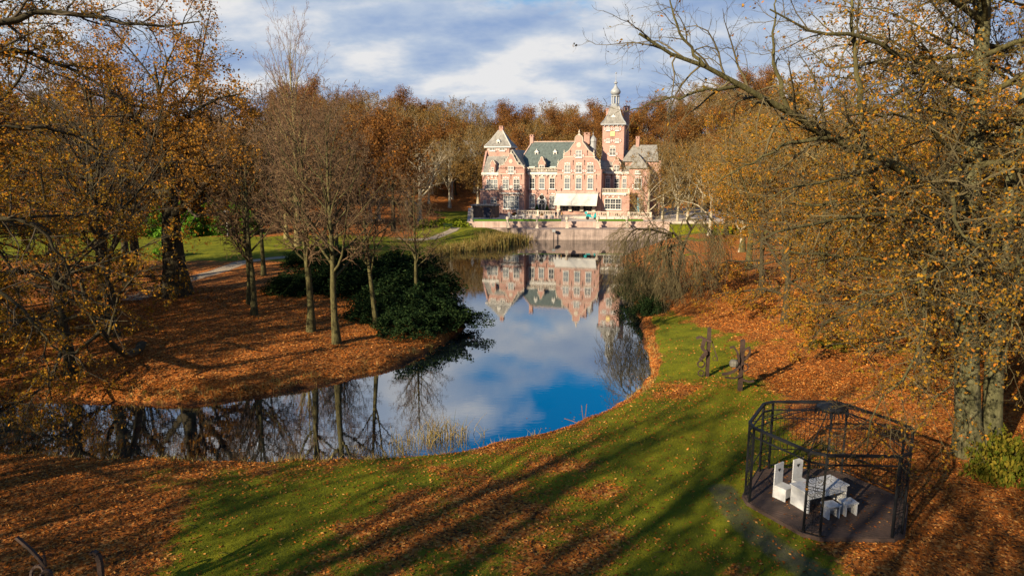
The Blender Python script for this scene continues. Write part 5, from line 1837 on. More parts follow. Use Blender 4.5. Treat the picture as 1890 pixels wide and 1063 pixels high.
# park bench by the path on the far left bank
bp_ = at_z(827, 424, 2.0)
o = empty('park_bench', (bp_[0], bp_[1], gz1(bp_[0], bp_[1])), 0.2)
MB().box(-0.8, 0.8, -0.22, 0.22, 0.40, 0.46).build('seat', MT['leaf_rhodo'], o)
MB().box(-0.8, 0.8, 0.22, 0.27, 0.5, 0.95).build('backrest', MT['leaf_rhodo'], o)
for sx in (-0.65, 0.65):
    MB().box(sx - 0.05, sx + 0.05, -0.2, 0.26, 0, 0.4).build('leg', MT['iron'], o)
tag(o, 'dark green park bench beside the path on the far left bank', 'bench')

# furniture on the terrace
tb = (MB().lathe([(0.42, 0.70), (0.42, 0.74)], (0, 0), 10).mesh('tabletop', WH), MB().lathe([(0.24, 0), (0.04, 0.06), (0.03, 0.70)], (0, 0), 6).mesh('leg', MT['iron']))
cs = MB().box(-0.22, 0.22, -0.22, 0.22, 0.42, 0.47).mesh('seat', MT['grey'])
cbk = MB().box(-0.22, 0.22, 0.19, 0.23, 0.5, 0.95).mesh('backrest', MT['grey'])
cl = MB().box(-0.02, 0.02, -0.02, 0.02, 0, 0.42).mesh('leg', MT['iron'])
tp, cp = [], []
TW = ('leftmost', 'second', 'middle', 'fourth', 'rightmost')
for i, (px, yy) in enumerate([(949, 127.6), (962, 129.2), (975, 127.8), (1003, 128.2), (1014, 127.4)]):
    x = (px - 945) / 1260 * (yy + 2)
    o = empty('terrace_table', (x, yy, TZ - 0.02))
    link('tabletop', tb[0], o)
    link('leg', tb[1], o)
    tag(o, TW[i] + ' round white topped table of the five on the terrace', 'table', 'terrace tables')
    for k, a in enumerate((0.4, 2.6, 4.4)):
        c = empty('terrace_chair', (x + 0.75 * math.sin(a), yy + 0.75 * math.cos(a), TZ - 0.02), -a)
        link('seat', cs, c)
        link('backrest', cbk, c)
        for sx in (-0.19, 0.19):
            for sy in (-0.19, 0.19):
                link('leg', cl, c, (sx, sy, 0))
        tag(c, ('right', 'back', 'left')[k] + ' hand grey chair at the ' + TW[i] + ' terrace table', 'chair', 'terrace chairs')
# shade cloths laid over the planters, brown and rounded
for px, w, lb in ((950, 1.0, 'brown rounded planter of withered plants left of the balustrade'), (1000, 0.9, 'brown planter of withered plants before the doorway'), (1120, 1.5, 'brown planter of withered plants on the right balustrade'), (1140, 1.2, 'second brown planter of withered plants on the right balustrade')):
    p = at_y(px, 392, 133.2 - (px - 1040) * 0.02)
    sm = shrub_mesh(int(px), w, 0.5, 0.55, 500, 0.16, 'leaf_brown', 0.2, 5)
    o = shrub(sm, 'withered_planter', p[0], p[1] + 0.9, (1, 1, 1), lb, 'withered planters on the terrace', 'planter', z=TZ + 0.4)
# white low planter boxes on the right
for i in range(4):
    p = at_y(1112 + i * 14.5, 402, 127.5)
    tag(MB().box(-0.62, 0.62, -0.3, 0.3, 0, 0.62).box(-0.66, 0.66, -0.34, 0.34, 0.62, 0.7).build('planter_box', MT['white'], None, (p[0], 127.5, TZ - 0.02)), ('leftmost', 'second', 'third', 'rightmost')[i] + ' low white planter box in the row right of the teal scooter', 'planter', 'white planter boxes in a row')
# teal scooter
p = at_y(1092, 403, 129.5)
o = empty('motor_scooter', (p[0], 129.5, TZ - 0.02), 0.1)
for sx in (-0.62, 0.62):
    w = MB().lathe([(0.12, -0.06), (0.26, -0.06), (0.27, 0), (0.26, 0.06), (0.12, 0.06)], (0, 0), 12).build('wheel', MT['rubber'], o, (sx, 0, 0.27))
    w.rotation_euler = (R(90), 0, 0)
mb = MB()
mb.prism([(-0.9, 0.45), (-0.75, 0.8), (-0.2, 0.78), (-0.05, 0.42), (0.3, 0.38), (0.5, 0.95), (0.62, 1.0), (0.66, 0.55), (0.8, 0.5), (0.62, 0.44), (0.4, 0.3), (-0.1, 0.26), (-0.35, 0.4), (-0.62, 0.5)], -0.17, 0.17)
mb.build('body', MT['teal'], o)
MB().prism([(-0.75, 0.81), (-0.72, 0.9), (-0.1, 0.88), (-0.05, 0.8)], -0.15, 0.15).build('seat', MT['rubber'], o)
MB().bar((0.52, -0.34, 1.06), (0.52, 0.34, 1.06), 0.04).bar((0.55, 0, 0.9), (0.52, 0, 1.06), 0.06).build('handlebar', MT['rubber'], o)
MB().box(-1.05, -0.72, -0.2, 0.2, 0.86, 1.2).build('top_case', MT['teal'], o)
o.scale = (1.25, 1.25, 1.25)
tag(o, 'teal motor scooter parked on the terrace right of the steps', 'scooter')


# people on the terrace
def person(x, y, z, rz, top, low, label, step=0.12, arm=0.25):
    vs = [(0, 0, 0.95), (0, 0, 1.18), (0, 0.01, 1.38), (0, 0, 1.50), (0, -0.01, 1.60), (0, -0.01, 1.70)]
    rd = [0.145, 0.13, 0.155, 0.06, 0.095, 0.085]
    ed = [(0, 1), (1, 2), (2, 3), (3, 4), (4, 5)]
    for s in (-1, 1):
        b0 = len(vs)
        vs += [(s * 0.10, 0, 0.90), (s * 0.11, -s * step * 0.4, 0.50), (s * 0.11, -s * step, 0.09), (s * 0.12, -s * step - 0.14, 0.04)]
        rd += [0.10, 0.07, 0.05, 0.045]
        ed += [(0, b0), (b0, b0 + 1), (b0 + 1, b0 + 2), (b0 + 2, b0 + 3)]
        b0 = len(vs)
        vs += [(s * 0.20, 0, 1.42), (s * 0.25, s * 0.05, 1.15), (s * 0.24, -arm * (s > 0) - 0.06, 0.95), (s * 0.23, -arm * (s > 0) - 0.1, 0.86)]
        rd += [0.065, 0.048, 0.036, 0.035]
        ed += [(2, b0), (b0, b0 + 1), (b0 + 1, b0 + 2), (b0 + 2, b0 + 3)]
    me = bpy.data.meshes.new('person')
    me.from_pydata(vs, ed, [])
    ob = bpy.data.objects.new('tmp', me)
    COL.objects.link(ob)
    sk = ob.modifiers.new('s', 'SKIN')
    for i, r_ in enumerate(rd):
        me.skin_vertices[0].data[i].radius = (r_, r_ * 0.85)
    me.skin_vertices[0].data[0].use_root = True
    ob.modifiers.new('u', 'SUBSURF').levels = 1
    bpy.context.view_layer.update()
    dg = bpy.context.evaluated_depsgraph_get()
    m2 = bpy.data.meshes.new_from_object(ob.evaluated_get(dg))
    bpy.data.objects.remove(ob)
    for k in (low, top, MT['skin'], MT['rubber']):
        m2.materials.append(k)
    for p_ in m2.polygons:
        c = p_.center
        p_.material_index = 2 if c.z > 1.49 or (abs(c.x) > 0.17 and c.z < 0.93) else (1 if c.z > 0.95 else (3 if c.z < 0.09 else 0))
        p_.use_smooth = True
    o_ = empty('person', (x, y, z), rz)
    link('body', m2, o_)
    MB().lathe([(0.104, 1.60), (0.112, 1.68), (0.085, 1.76), (0.02, 1.79)], (0, 0.02), 10).build('hair', MT['bark_dark'], o_, smooth=True)
    tag(o_, label, 'person')


for px, yy, rz, tp_, lw, lb in ((1026, 129.0, 0.6, 'navy', 'navy', 'person in dark coat standing left of the terrace steps'), (1033, 129.4, -0.5, 'navy', 'grey', 'person in dark top and grey trousers by the terrace steps'),
                                (1037, 128.8, 1.2, 'ochre', 'navy', 'person in ochre top reaching forward by the steps'), (940, 128.5, 0.2, 'grey', 'navy', 'person in grey top on the terrace before the left block'),
                                (905, 129.2, 1.0, 'navy', 'navy', 'person in dark clothes beside the dark shed')):
    p = at_y(px, 404, yy)
    person(p[0], yy, TZ - 0.02, rz, MT[tp_], MT[lw], lb)
# ------------------------------------------------------------------ iron pavilion: a hexagon with lattice panels on its cut corners
IR = MT['iron']
GBZ = gz1(10.9, 21.9)
HEAD = [(-62, 2.25), (-32, 0.5), (-2, 2.25), (28, 0.5), (58, 2.25), (88, 0.5), (118, 2.25), (148, 0.5), (178, 2.25), (208, 0.5), (238, 2.25), (268, 0.5)]
pts = [(8.33, 22.25)]
for hd, ln in HEAD[:-1]:
    pts.append((pts[-1][0] + ln * math.cos(R(hd)), pts[-1][1] + ln * math.sin(R(hd))))
gc = (sum(p[0] for p in pts) / 12, sum(p[1] for p in pts) / 12)
LP = [(p[0] - gc[0], p[1] - gc[1]) for p in pts]
DK = 0.14
gaz = empty('garden_pavilion', (gc[0], gc[1], GBZ))
tag(gaz, 'open black wrought iron pavilion with lattice corner panels on a wooden deck', 'pavilion')
TOPZ = 2.86


def ring(z, w, h, scale=1.0, name='ring_beam'):
    mb = MB()
    for i in range(12):
        a, b_ = LP[i], LP[(i + 1) % 12]
        mb.bar((a[0] * scale, a[1] * scale, z), (b_[0] * scale, b_[1] * scale, z), w, h)
    return mb.build(name, IR, gaz)


pm = MB().box(-0.034, 0.034, -0.034, 0.034, 0.0, TOPZ - 0.04).box(-0.07, 0.07, -0.07, 0.07, 0.0, 0.05).mesh('post', IR)
for i, (x, y) in enumerate(LP):
    link('post', pm, gaz, (x, y, 0.02), math.atan2(y, x))
ring(TOPZ, 0.10, 0.075)
ring(TOPZ - 0.32, 0.045, 0.045)


def arc(c, ux, r, a0, a1, n=7):
    return [(c[0] + ux[0] * r * math.cos(R(a0 + (a1 - a0) * i / n)), c[1] + ux[1] * r * math.cos(R(a0 + (a1 - a0) * i / n)), c[2] + r * math.sin(R(a0 + (a1 - a0) * i / n))) for i in range(n + 1)]


# scrollwork of the narrow corner panels
for i in range(1, 12, 2):
    a, b_ = LP[i], LP[(i + 1) % 12]
    ux = ((b_[0] - a[0]) / 0.5, (b_[1] - a[1]) / 0.5)
    mb = MB()
    for z in (0.12, 0.9, 1.0, 1.62, 1.72, 2.5):
        mb.bar((a[0], a[1], z), (b_[0], b_[1], z), 0.018)
    mid = ((a[0] + b_[0]) / 2, (a[1] + b_[1]) / 2)
    for z in (0.32, 0.66, 1.16, 1.48, 1.92, 2.28):
        for s in (-0.115, 0.115):
            c = (mid[0] + ux[0] * s, mid[1] + ux[1] * s, z)
            mb.path(arc(c, ux, 0.105, -120 if s > 0 else 60, 150 if s > 0 else 330), 0.014)
            mb.path(arc((c[0], c[1], z + 0.02), ux, 0.05, 0, 300, 5), 0.012)
        mb.path(arc((mid[0], mid[1], z + 0.17), ux, 0.07, 0, 360, 7), 0.012)
    mb.bar((mid[0], mid[1], 0.05), (mid[0], mid[1], 2.5), 0.014)
    mb.build('lattice_panel', IR, gaz)
# barred sides at the back
for i in (4, 6, 8):
    a, b_ = LP[i], LP[(i + 1) % 12]
    n = 14
    for z in (0.3, 0.95, 2.2):
        MB().bar((a[0], a[1], z), (b_[0], b_[1], z), 0.03).build('rail', IR, gaz)
    bar_me = MB().box(-0.006, 0.006, -0.006, 0.006, 0.3, 2.5).mesh('bar', IR)
    for k in range(1, n):
        t_ = k / n
        link('bar', bar_me, gaz, (a[0] + (b_[0] - a[0]) * t_, a[1] + (b_[1] - a[1]) * t_, 0))
# low rail on the far left side
a, b_ = LP[10], LP[11]
for z in (0.35, 0.95):
    MB().bar((a[0], a[1], z), (b_[0], b_[1], z), 0.03).build('rail', IR, gaz)
for i in (0, 2):
    a, b_ = LP[i], LP[i + 1]
    fb = MB().box(-0.006, 0.006, -0.006, 0.006, TOPZ - 0.32, TOPZ).mesh('frieze_bar', IR)
    for k in range(1, 8):
        t_ = k / 8
        link('frieze_bar', fb, gaz, (a[0] + (b_[0] - a[0]) * t_, a[1] + (b_[1] - a[1]) * t_, 0))
# roof of thin wires rising to a cap
ZC = TOPZ + 0.70


def dome(t):
    return TOPZ + (ZC - TOPZ) * math.sin(t * math.pi / 2) ** 1.0


for i in range(12):
    a = LP[i]
    mb = MB()
    q = [(a[0] * (1 - t_), a[1] * (1 - t_), dome(t_)) for t_ in (0, 0.25, 0.5, 0.75, 0.9)]
    mb.path(q, 0.025)
    mb.build('roof_rib', IR, gaz)
wires = MB()
for i in range(12):
    a, b_ = LP[i], LP[(i + 1) % 12]
    n = 7 if i % 2 == 0 else 2
    for k in range(1, n):
        t0_ = k / n
        c = (a[0] + (b_[0] - a[0]) * t0_, a[1] + (b_[1] - a[1]) * t0_)
        wires.path([(c[0] * (1 - t_), c[1] * (1 - t_), dome(t_)) for t_ in (0, 0.3, 0.6, 0.9)], 0.008)
wires.build('roof_wires', IR, gaz)
for tt in (0.45,):
    mb = MB()
    for i in range(12):
        a, b_ = LP[i], LP[(i + 1) % 12]
        mb.bar((a[0] * (1 - tt), a[1] * (1 - tt), dome(tt)), (b_[0] * (1 - tt), b_[1] * (1 - tt), dome(tt)), 0.02)
    mb.build('roof_hoop', IR, gaz)
mb = MB()
mb.lathe([(0.46, ZC - 0.10), (0.50, ZC), (0.36, ZC + 0.08), (0.16, ZC + 0.14), (0.04, ZC + 0.16)], (0, 0), 12)
for k in range(24):
    an = k * math.pi / 12
    mb.bar((0.5 * math.cos(an), 0.5 * math.sin(an), ZC - 0.02), (0.54 * math.cos(an), 0.54 * math.sin(an), ZC - 0.24), 0.03)
mb.build('roof_cap', IR, gaz)
# deck: planks side by side, cut to the outline
dm = empty('deck', (0, 0, 0))
dm.parent = gaz


def clip_row(y0, y1, th):
    """x-range of the hexagon between two parallel lines in a frame turned by th"""
    ca, sa = math.cos(th), math.sin(th)
    Pq = [(p[0] * ca + p[1] * sa, -p[0] * sa + p[1] * ca) for p in LP]
    r_ = []
    for yv in (y0, y1):
        xs_ = []
        for i in range(12):
            (xa_, ya_), (xb_, yb_) = Pq[i], Pq[(i + 1) % 12]
            if (ya_ - yv) * (yb_ - yv) <= 0 and abs(ya_ - yb_) > 1e-9:
                xs_.append(xa_ + (xb_ - xa_) * (yv - ya_) / (yb_ - ya_))
        if len(xs_) < 2:
            return None
        r_ += [min(xs_), max(xs_)]
    return r_


th = R(-32)
yv = -2.6
prn = random.Random(4)
while yv < 2.6:
    q = clip_row(yv, yv + 0.132, th)
    if q:
        dz = prn.uniform(-0.004, 0.004)
        MB().slab([(q[0] - 0.05, yv), (q[1] + 0.05, yv), (q[3] + 0.05, yv + 0.132), (q[2] - 0.05, yv + 0.132)], DK - 0.03 + dz, DK + dz).build('plank', MT['deck'], dm, (0, 0, 0), th)
    yv += 0.14
eb = MB()
for i in range(12):
    a, b_ = LP[i], LP[(i + 1) % 12]
    eb.bar((a[0] * 1.03, a[1] * 1.03, 0.05), (b_[0] * 1.03, b_[1] * 1.03, 0.05), 0.05, 0.17)
eb.build('deck_edge', MT['deck'], gaz)

# table, chairs, stools of white boards
FZ = GBZ + DK + 0.004
FU = MT['furn']
ang = math.atan2(22.81 - 22.12, 11.32 - 9.61)
tbl = empty('garden_table', (10.66, 22.08, FZ), ang)
tag(tbl, 'white plank table with solid board ends on the pavilion deck', 'table')
for k in range(5):
    MB().box(-0.93, 0.93, -0.42 + k * 0.17, -0.42 + k * 0.17 + 0.163, 0.70, 0.745).build('plank', FU, tbl)
for sx in (-0.86, 0.80):
    MB().box(sx, sx + 0.05, -0.40, 0.41, 0, 0.699).build('end_board', FU, tbl)
MB().box(-0.80, 0.79, -0.40, -0.36, 0.50, 0.699).build('apron', FU, tbl)
MB().box(-0.80, 0.79, 0.36, 0.40, 0.50, 0.699).build('apron', FU, tbl)


def heart(x, z, s):
    o_ = []
    for i in range(16):
        t_ = 2 * math.pi * i / 16
        o_.append((x + s * 0.062 * 16 * math.sin(t_) ** 3 / 16, z + s * 0.062 * (13 * math.cos(t_) - 5 * math.cos(2 * t_) - 2 * math.cos(3 * t_) - math.cos(4 * t_)) / 16))
    return o_


def board_chair(x, y, rz, label):
    o_ = empty('garden_chair', (x, y, FZ), rz)
    MB().box(-0.23, 0.23, -0.23, 0.23, 0.43, 0.465).build('seat', FU, o_)
    b_ = MB().box(-0.24, 0.24, 0.235, 0.275, 0.0, 1.22).build('backrest', FU, o_)
    for yy in (0.2325, 0.2775):
        MB().prism(heart(0, 0.98, 1.2), yy - 0.0022, yy + 0.0022).build('heart_cutout', MT['inside'], b_)
    for sx in (-0.23, 0.19):
        MB().box(sx, sx + 0.04, -0.22, 0.234, 0, 0.429).build('side_board', FU, o_)
    MB().box(-0.19, 0.19, -0.22, -0.19, 0.12, 0.429).build('front_board', FU, o_)
    tag(o_, label, 'chair', 'white board chairs in the pavilion')


board_chair(9.62, 22.50, ang + R(12), 'white board chair with a heart cut in its tall back, nearest the pavilion edge')
board_chair(10.42, 22.86, ang + R(5), 'white board chair behind the table, its back partly hidden by the lattice')


def stool(x, y, rz, label):
    o_ = empty('garden_stool', (x, y, FZ), rz)
    MB().box(-0.25, 0.25, -0.21, 0.21, 0.42, 0.46).build('seat', FU, o_)
    for sx in (-0.22, 0.18):
        MB().box(sx, sx + 0.04, -0.19, 0.19, 0, 0.419).build('leg', FU, o_)
    MB().box(-0.18, 0.18, -0.02, 0.02, 0.22, 0.36).build('stretcher', FU, o_)
    tag(o_, label, 'stool', 'white board stools in the pavilion')


stool(11.36, 21.42, ang - R(40) + R(30), 'white board stool with a fallen leaf on its top, right of the other stool')
stool(10.68, 21.22, ang - R(6), 'white board stool behind the front lattice panel')
fl = Geo()
frs = np.random.default_rng(9)
cc = np.stack([frs.uniform(9.0, 13.3, 520), frs.uniform(19.6, 24.4, 520), np.full(520, FZ + 0.012)], 1)
cc = cc[np.hypot(cc[:, 0] - gc[0], cc[:, 1] - gc[1]) < 2.3]
cc = np.concatenate([cc, [[11.32, 21.45, FZ + 0.472], [11.45, 21.40, FZ + 0.472], [10.2, 22.2, FZ + 0.757], [10.9, 22.1, FZ + 0.757], [10.7, 21.25, FZ + 0.472]]])
Vq, Qq = leaf_quads(cc, frs, 0.075)
Vq[:, 2] = np.repeat(cc[:, 2], 4) + (Vq[:, 2] - np.repeat(cc[:, 2], 4)) * 0.12
fl.add((Vq, Qq), 0)
tag(link('fallen_leaves', fl.mesh('fallen_leaves', [MT['leaf_ground']])), 'brown leaves blown onto the pavilion deck', None, None, 'stuff')


# ------------------------------------------------------------------ rusty post sculptures
def ring_pts(c, r, n=12, tilt=0.0):
    return [(c[0] + r * math.cos(2 * math.pi * i / n), c[1] + tilt * r * math.sin(2 * math.pi * i / n), c[2] + r * math.sin(2 * math.pi * i / n)) for i in range(n + 1)]


RU = MT['rust']
x, y = 11.35, 38.2
o = empty('post_sculpture', (x, y, gz1(x, y) - 0.05))
MB().box(-0.09, 0.09, -0.09, 0.09, 0, 2.95).build('post', RU, o)
MB().path([(-0.75, -0.05, 2.35), (-0.5, -0.1, 2.45), (-0.15, -0.14, 2.25), (0.1, -0.2, 2.2)], 0.13).build('hammered_plate', RU, o)
MB().path([(-0.3, -0.15, 2.3), (-0.42, -0.18, 1.8), (-0.15, -0.2, 1.55), (-0.4, -0.22, 1.25), (-0.5, -0.2, 1.1)], 0.17).build('torso_plate', RU, o)
MB().path(ring_pts((-0.42, -0.16, 0.85), 0.2), 0.07).build('iron_ring', RU, o)
MB().path(ring_pts((-0.4, -0.16, 0.3), 0.17), 0.06).build('iron_ring', RU, o)
MB().path([(0.15, -0.1, 2.2), (0.3, -0.15, 1.7), (0.45, -0.2, 1.3), (0.5, -0.2, 1.05)], 0.05).path(ring_pts((0.36, -0.2, 1.2), 0.14), 0.03).build('bent_rod', RU, o)
tag(o, 'rusty square post sculpture with hammered plates and rings, the farther one by the pond', 'sculpture', 'rusty post sculptures on the lawn')
x, y = 12.2, 35.0
o = empty('post_sculpture', (x, y, gz1(x, y) - 0.05))
MB().box(-0.10, 0.10, -0.10, 0.10, 0, 2.85).build('post', RU, o)
MB().path([(-0.7, -0.1, 2.45), (-0.5, -0.12, 2.5), (-0.3, -0.15, 2.2), (-0.22, -0.2, 1.8), (-0.3, -0.2, 1.5)], 0.09).build('bent_arm', RU, o)
MB().lathe([(0.05, -0.2), (0.2, -0.15), (0.24, 0.03), (0.17, 0.17), (0.04, 0.22)], (0, 0), 9).build('round_stone', MT['dark_stone'], o, (-0.48, -0.2, 1.62))
MB().path([(-1.05, -0.15, 1.0), (-0.7, -0.15, 1.05), (-0.4, -0.18, 1.2), (-0.15, -0.2, 1.5)], 0.12).build('bent_arm', RU, o)
MB().path([(-0.9, -0.2, 0.85), (-0.4, -0.2, 0.8), (0.0, -0.2, 0.95)], 0.08).build('bent_arm', RU, o)
MB().path([(0.05, -0.2, 0.72), (0.35, -0.25, 0.62), (0.62, -0.25, 0.66)], 0.1).build('bent_arm', RU, o)
MB().path([(0.0, -0.15, 2.3), (0.28, -0.2, 2.5), (0.35, -0.2, 2.2), (0.1, -0.2, 1.8)], 0.09).path(ring_pts((0.1, -0.2, 1.4), 0.2), 0.06).build('iron_scroll', RU, o)
tag(o, 'rusty square post sculpture carrying a pale round stone, the nearer one beside its shadow', 'sculpture', 'rusty post sculptures on the lawn')

# ironwork at the lower left corner
p = at_y(75, 1075, 16.0)
o = empty('iron_sculpture', (p[0], 16.0, gz1(p[0], 16) - 0.05))
zb = p[2] - (gz1(p[0], 16) - 0.05)


def rel(px, py, yy=16.0):
    q = at_y(px, py, yy)
    return (q[0] - p[0], yy - 16.0, q[2] - (gz1(p[0], 16) - 0.05))


MB().path([rel(30, 991), rel(55, 1012), rel(72, 1030), rel(84, 1045)], 0.075).path([rel(84, 1045), rel(82, 1028), rel(79, 1024)], 0.05).build('iron_blade', RU, o)
cx_, cy_, cz_ = rel(66, 1058)
MB().path(ring_pts((cx_ + 0.02, 0.03, cz_), 0.16, 14, 0.4), 0.06).build('iron_ring', RU, o)
cx_, cy_, cz_ = rel(88, 1062)
MB().path(ring_pts((cx_, -0.06, cz_), 0.14, 12, 0.5), 0.07).build('iron_ring', RU, o)
MB().path([rel(92, 1056), rel(84, 1075), rel(80, 1100), (0, 0, 0)], 0.09).build('post', RU, o)
tag(o, 'rusty iron sculpture of a slanting blade over rings at the lower left edge', 'sculpture')
p2 = at_y(186, 1070, 16.6)
o = empty('hooked_post', (p2[0], 16.6, gz1(p2[0], 16.6) - 0.05))
q = p2[2] - (gz1(p2[0], 16.6) - 0.05)
h = at_y(183, 1019, 16.6)[2] - (gz1(p2[0], 16.6) - 0.05)
MB().path([(0.02, 0, 0), (0.03, 0, h - 0.25), (-0.02, 0, h - 0.05), (-0.12, 0, h), (-0.16, 0, h - 0.05)], 0.12).build('post', RU, o)
tag(o, 'dark iron post with a hooked top at the lower left', 'post')


# ------------------------------------------------------------------ reeds
def reed_mesh(seed, n, rx, ry, h, bend=0.35, w=0.02):
    rs = np.random.default_rng(seed)
    b0 = np.stack([rs.normal(0, rx, n), rs.normal(0, ry, n), np.full(n, -0.1)], 1)
    d = rs.normal(0, 1, (n, 2)) * bend
    hh = h * rs.uniform(0.5, 1.15, n)
    P = np.zeros((n, 4, 3))
    for j, s in enumerate((0, 0.4, 0.75, 1.0)):
        P[:, j, 0] = b0[:, 0] + d[:, 0] * hh * s ** 2
        P[:, j, 1] = b0[:, 1] + d[:, 1] * hh * s ** 2
        P[:, j, 2] = b0[:, 2] + hh * s * (1 - 0.25 * bend * s)
    k = rs.random(n) < 0.25                                  # some blades are broken over
    P[k, 3, 2] = P[k, 1, 2] * rs.uniform(0.6, 1.2, k.sum())
    P[k, 3, :2] += d[k] * 0.8
    Rr = np.array([w, w * 0.9, w * 0.6, w * 0.2])[None].repeat(n, 0)
    g = Geo()
    g.add(tubes(P, Rr, 3), 0)
    return g.mesh('blades', [MT['reed']])


for px, py, n, rx, ry, h, lb in [(757, 822, 60, 0.45, 0.25, 0.9, 'left clump of dry reeds in the shallow water'), (785, 812, 55, 0.4, 0.25, 0.95, 'middle clump of dry reeds in the shallow water'), (806, 806, 60, 0.3, 0.22, 1.3, 'tallest clump of dry reeds in the shallow water'),
                                 (832, 808, 60, 0.32, 0.25, 1.25, 'yellowest clump of broken reeds in the shallow water'), (851, 808, 36, 0.18, 0.2, 1.1, 'right end clump of reeds in the shallow water'), (737, 838, 40, 0.3, 0.2, 0.8, 'thin reed clump close to the near shore'),
                                 (891, 806, 9, 0.06, 0.06, 0.9, 'single green reed tuft standing alone in the pond'), (655, 830, 22, 0.25, 0.15, 0.45, 'small withered tuft in the water before the near shore')]:
    p = at_z(px, py, 0)
    tag(link('reed_clump', reed_mesh(int(px), int(n * 0.6), rx * 1.2, ry, h, 0.34, 0.013), None, (p[0], p[1], 0)), lb, 'reeds', 'reeds in the shallow water')
tw = MB()
p = at_z(1078, 782, 0)
for q in ((-0.15, 0, 1.0), (0.12, 0.05, 1.05), (-1.0, 0.1, 0.25)):
    tw.path([(0, 0, -0.1), (q[0] * 0.6, q[1], q[2] * 0.5), q], 0.03)
tag(tw.build('drift_branch', MT['twig_red'], None, (p[0], p[1], 0)), 'bare broken branch sticking out of the water by the near shore', 'branch')
V_, f_ = [], []
g = Geo()
for i, (px, py, w, h) in enumerate([(960, 447, 1.6, 1.6), (940, 450, 1.8, 2.0), (922, 453, 1.8, 2.3), (905, 456, 1.8, 2.2), (885, 459, 1.8, 1.7), (865, 461, 1.8, 1.5), (845, 463, 1.8, 1.4), (826, 465, 1.8, 1.3), (806, 470, 1.6, 1.3), (895, 450, 2.5, 2.4), (915, 447, 2.5, 2.2)]):
    p = at_z(px, py, 0)
    me = reed_mesh(500 + i, 240, w * 0.6, 0.9, h, 0.22, 0.035)
    n = len(me.vertices)
    co = np.empty(n * 3, dtype=np.float32)
    me.vertices.foreach_get('co', co)
    Q_ = np.empty(len(me.loops), dtype=np.int32)
    me.loops.foreach_get('vertex_index', Q_)
    g.add((co.reshape(-1, 3) + np.array([p[0], p[1], 0.1]), Q_.reshape(-1, 4)), 0)
    bpy.data.meshes.remove(me)
tag(link('reeds', g.mesh('reeds', [MT['reed']])), 'golden reed bed along the far left bank below the terrace', None, None, 'stuff')

# ------------------------------------------------------------------ fallen leaves and grass
rs = np.random.default_rng(77)


def cover(n, xr, yr, test, size, flat, mat_, name, label, upness=0.2):
    x = rs.uniform(*xr, n)
    y = rs.uniform(*yr, n)
    sd = sdist(x, y)
    k = test(x, y, sd)
    x, y, sd = x[k], y[k], sd[k]
    z = ground_z(x, y, sd) + 0.02 + rs.random(len(x)) * 0.03
    c = np.stack([x, y, z], 1)
    V_, Q_ = leaf_quads(c, rs, size)
    V_[:, 2] = np.repeat(z, 4) + (V_[:, 2] - np.repeat(z, 4)) * flat
    g_ = Geo()
    g_.add((V_, Q_), 0)
    return tag(link(name, g_.mesh(name, [mat_])), label, None, None, 'stuff')


def inview(x, y):
    return np.abs(x) < 0.80 * y + 2


def t_near(x, y, sd):
    p_ = leafiness(x, y, sd)
    return (sd > 0.02) & inview(x, y) & (rs.random(len(x)) < 0.12 + 0.88 * p_ ** 1.2) & (np.hypot(x - gc[0], y - gc[1]) > 2.45)


cover(190000, (-28, 28), (15.5, 38), t_near, 0.085, 0.45, MT['leaf_ground'], 'fallen_leaves', 'brown and orange leaves strewn over the near lawn')
cover(120000, (-40, 30), (34, 64), lambda x, y, sd: (sd > 0.02) & inview(x, y) & (rs.random(len(x)) < 0.03 + leafiness(x, y, sd) ** 1.5) & ((x < 0) | (x > 7)), 0.12, 0.45, MT['leaf_ground'], 'fallen_leaves', 'carpet of orange leaves on the point and the right bank')
n = 230000
x = rs.uniform(-28, 26, n)
y = 15.5 + 29 * rs.random(n) ** 1.4
sd = sdist(x, y)
k = (sd > 0.15) & inview(x, y) & (rs.random(n) > leafiness(x, y, sd) * 1.05) & (y < 31 + (x > 5) * 14)
k &= (np.hypot(x - gc[0], y - gc[1]) > 2.45) & (line_dist(x, y, PATHS[0]) > 0.35 + 0.5 * rs.random(n))
x, y, sd = x[k], y[k], sd[k]
z = ground_z(x, y, sd) - 0.01
hh = 0.06 * rs.uniform(0.6, 1.5, len(x)) * (1 + (rs.random(len(x)) < 0.03))
dx_, dy_ = rs.normal(0, 0.028, len(x)), rs.normal(0, 0.028, len(x))
an = rs.random(len(x)) * 6.28
wx, wy = np.cos(an) * 0.010, np.sin(an) * 0.010
Vg = np.stack([np.stack([x - wx, y - wy, z], 1), np.stack([x + wx, y + wy, z], 1), np.stack([x + dx_, y + dy_, z + hh], 1)], 1).reshape(-1, 3)
tag(link('grass', np_mesh('grass', Vg, [(np.arange(len(Vg)).reshape(-1, 3), 0)], [MT['grass']])), 'short green grass of the near lawn', None, None, 'stuff')

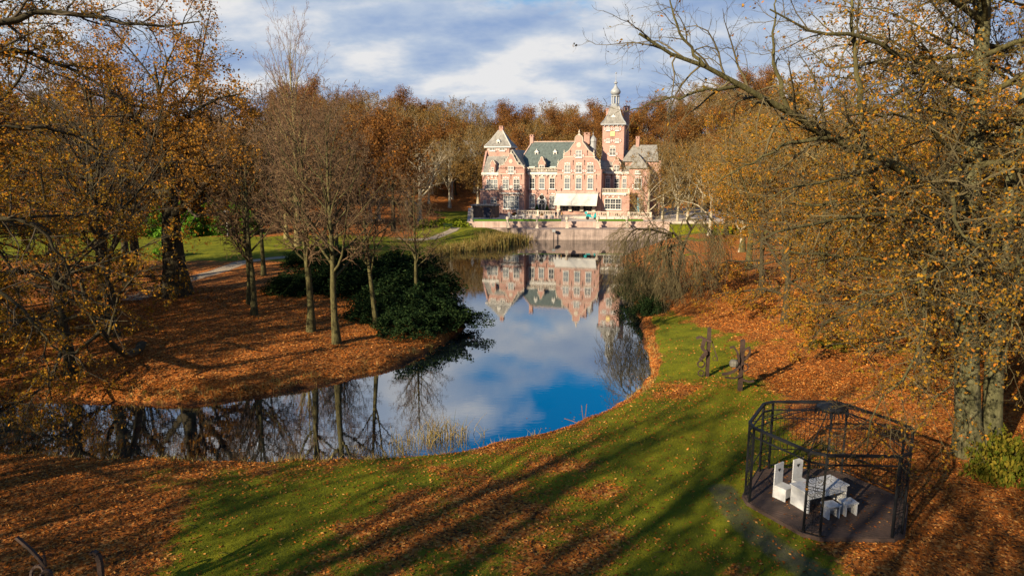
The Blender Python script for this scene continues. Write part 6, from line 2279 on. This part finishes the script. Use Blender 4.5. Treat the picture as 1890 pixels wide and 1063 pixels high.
# leaves drifting on the water along the shore, straw tufts and roots at the edge
n = 60000
x, y = rs.uniform(-34, 16, n), rs.uniform(27, 62, n)
sd = sdist(x, y)
k = (sd < 0.1) & (sd > -3.2) & inview(x, y) & (rs.random(n) < 0.55 * np.exp(sd / 0.45) + 0.012) & (fbm(x, y, 3, 51) > 0.36)
c = np.stack([x[k], y[k], np.full(k.sum(), 0.006)], 1)
Vq, Qq = leaf_quads(c, rs, 0.08)
Vq[:, 2] = 0.006 + (Vq[:, 2] - 0.006) * 0.06 + np.repeat(rs.random(len(c)) * 0.004, 4)
g_ = Geo()
g_.add((Vq, Qq), 0)
tag(link('floating_leaves', g_.mesh('floating_leaves', [MT['leaf_ground']])), 'brown leaves floating on the pond along its edges', None, None, 'stuff')
n = 16000
x, y = rs.uniform(-34, 18, n), rs.uniform(26, 75, n)
sd = sdist(x, y)
k = (sd > -0.12) & (sd < 0.9) & inview(x, y) & (fbm(x, y, 2.4, 61) > 0.52)
x, y, sd = x[k], y[k], sd[k]
m_ = 7
bx, by = np.repeat(x, m_) + rs.normal(0, 0.10, len(x) * m_), np.repeat(y, m_) + rs.normal(0, 0.10, len(x) * m_)
bz = ground_z(bx, by) - 0.02
hh = rs.uniform(0.10, 0.42, len(bx))
dx_, dy_ = rs.normal(0, 0.14, len(bx)), rs.normal(0, 0.14, len(bx))
an = rs.random(len(bx)) * 6.28
wx, wy = np.cos(an) * 0.014, np.sin(an) * 0.014
Vg = np.stack([np.stack([bx - wx, by - wy, bz], 1), np.stack([bx + wx, by + wy, bz], 1), np.stack([bx + dx_, by + dy_, bz + hh], 1)], 1).reshape(-1, 3)
tag(link('bank_grass', np_mesh('bank_grass', Vg, [(np.arange(len(Vg)).reshape(-1, 3), 0)], [MT['reed']])), 'straw coloured grass tufts fringing the pond banks', None, None, 'stuff')

n = 1500
x, y = rs.uniform(-30, 28, n), 15.5 + 40 * rs.random(n) ** 1.5
sd = sdist(x, y)
k = (sd > 0.3) & inview(x, y) & (rs.random(n) < 0.15 + leafiness(x, y, sd)) & (np.hypot(x - gc[0], y - gc[1]) > 2.5)
x, y = x[k], y[k]
ln = rs.uniform(0.15, 0.7, len(x))
an = rs.random(len(x)) * 6.28
P = np.zeros((len(x), 3, 3))
for j, s_ in enumerate((-0.5, 0.05, 0.5)):
    P[:, j, 0] = x + np.cos(an + 0.25 * j) * ln * s_
    P[:, j, 1] = y + np.sin(an + 0.25 * j) * ln * s_
    P[:, j, 2] = ground_z(P[:, j, 0], P[:, j, 1]) + 0.035 + 0.02 * j
g_ = Geo()
g_.add(tubes(P, np.array([0.012, 0.010, 0.005])[None].repeat(len(x), 0), 4), 0)
tag(link('fallen_twigs', g_.mesh('fallen_twigs', [MT['bark_dark']])), 'dead twigs lying about on the lawn and leaf litter', None, None, 'stuff')
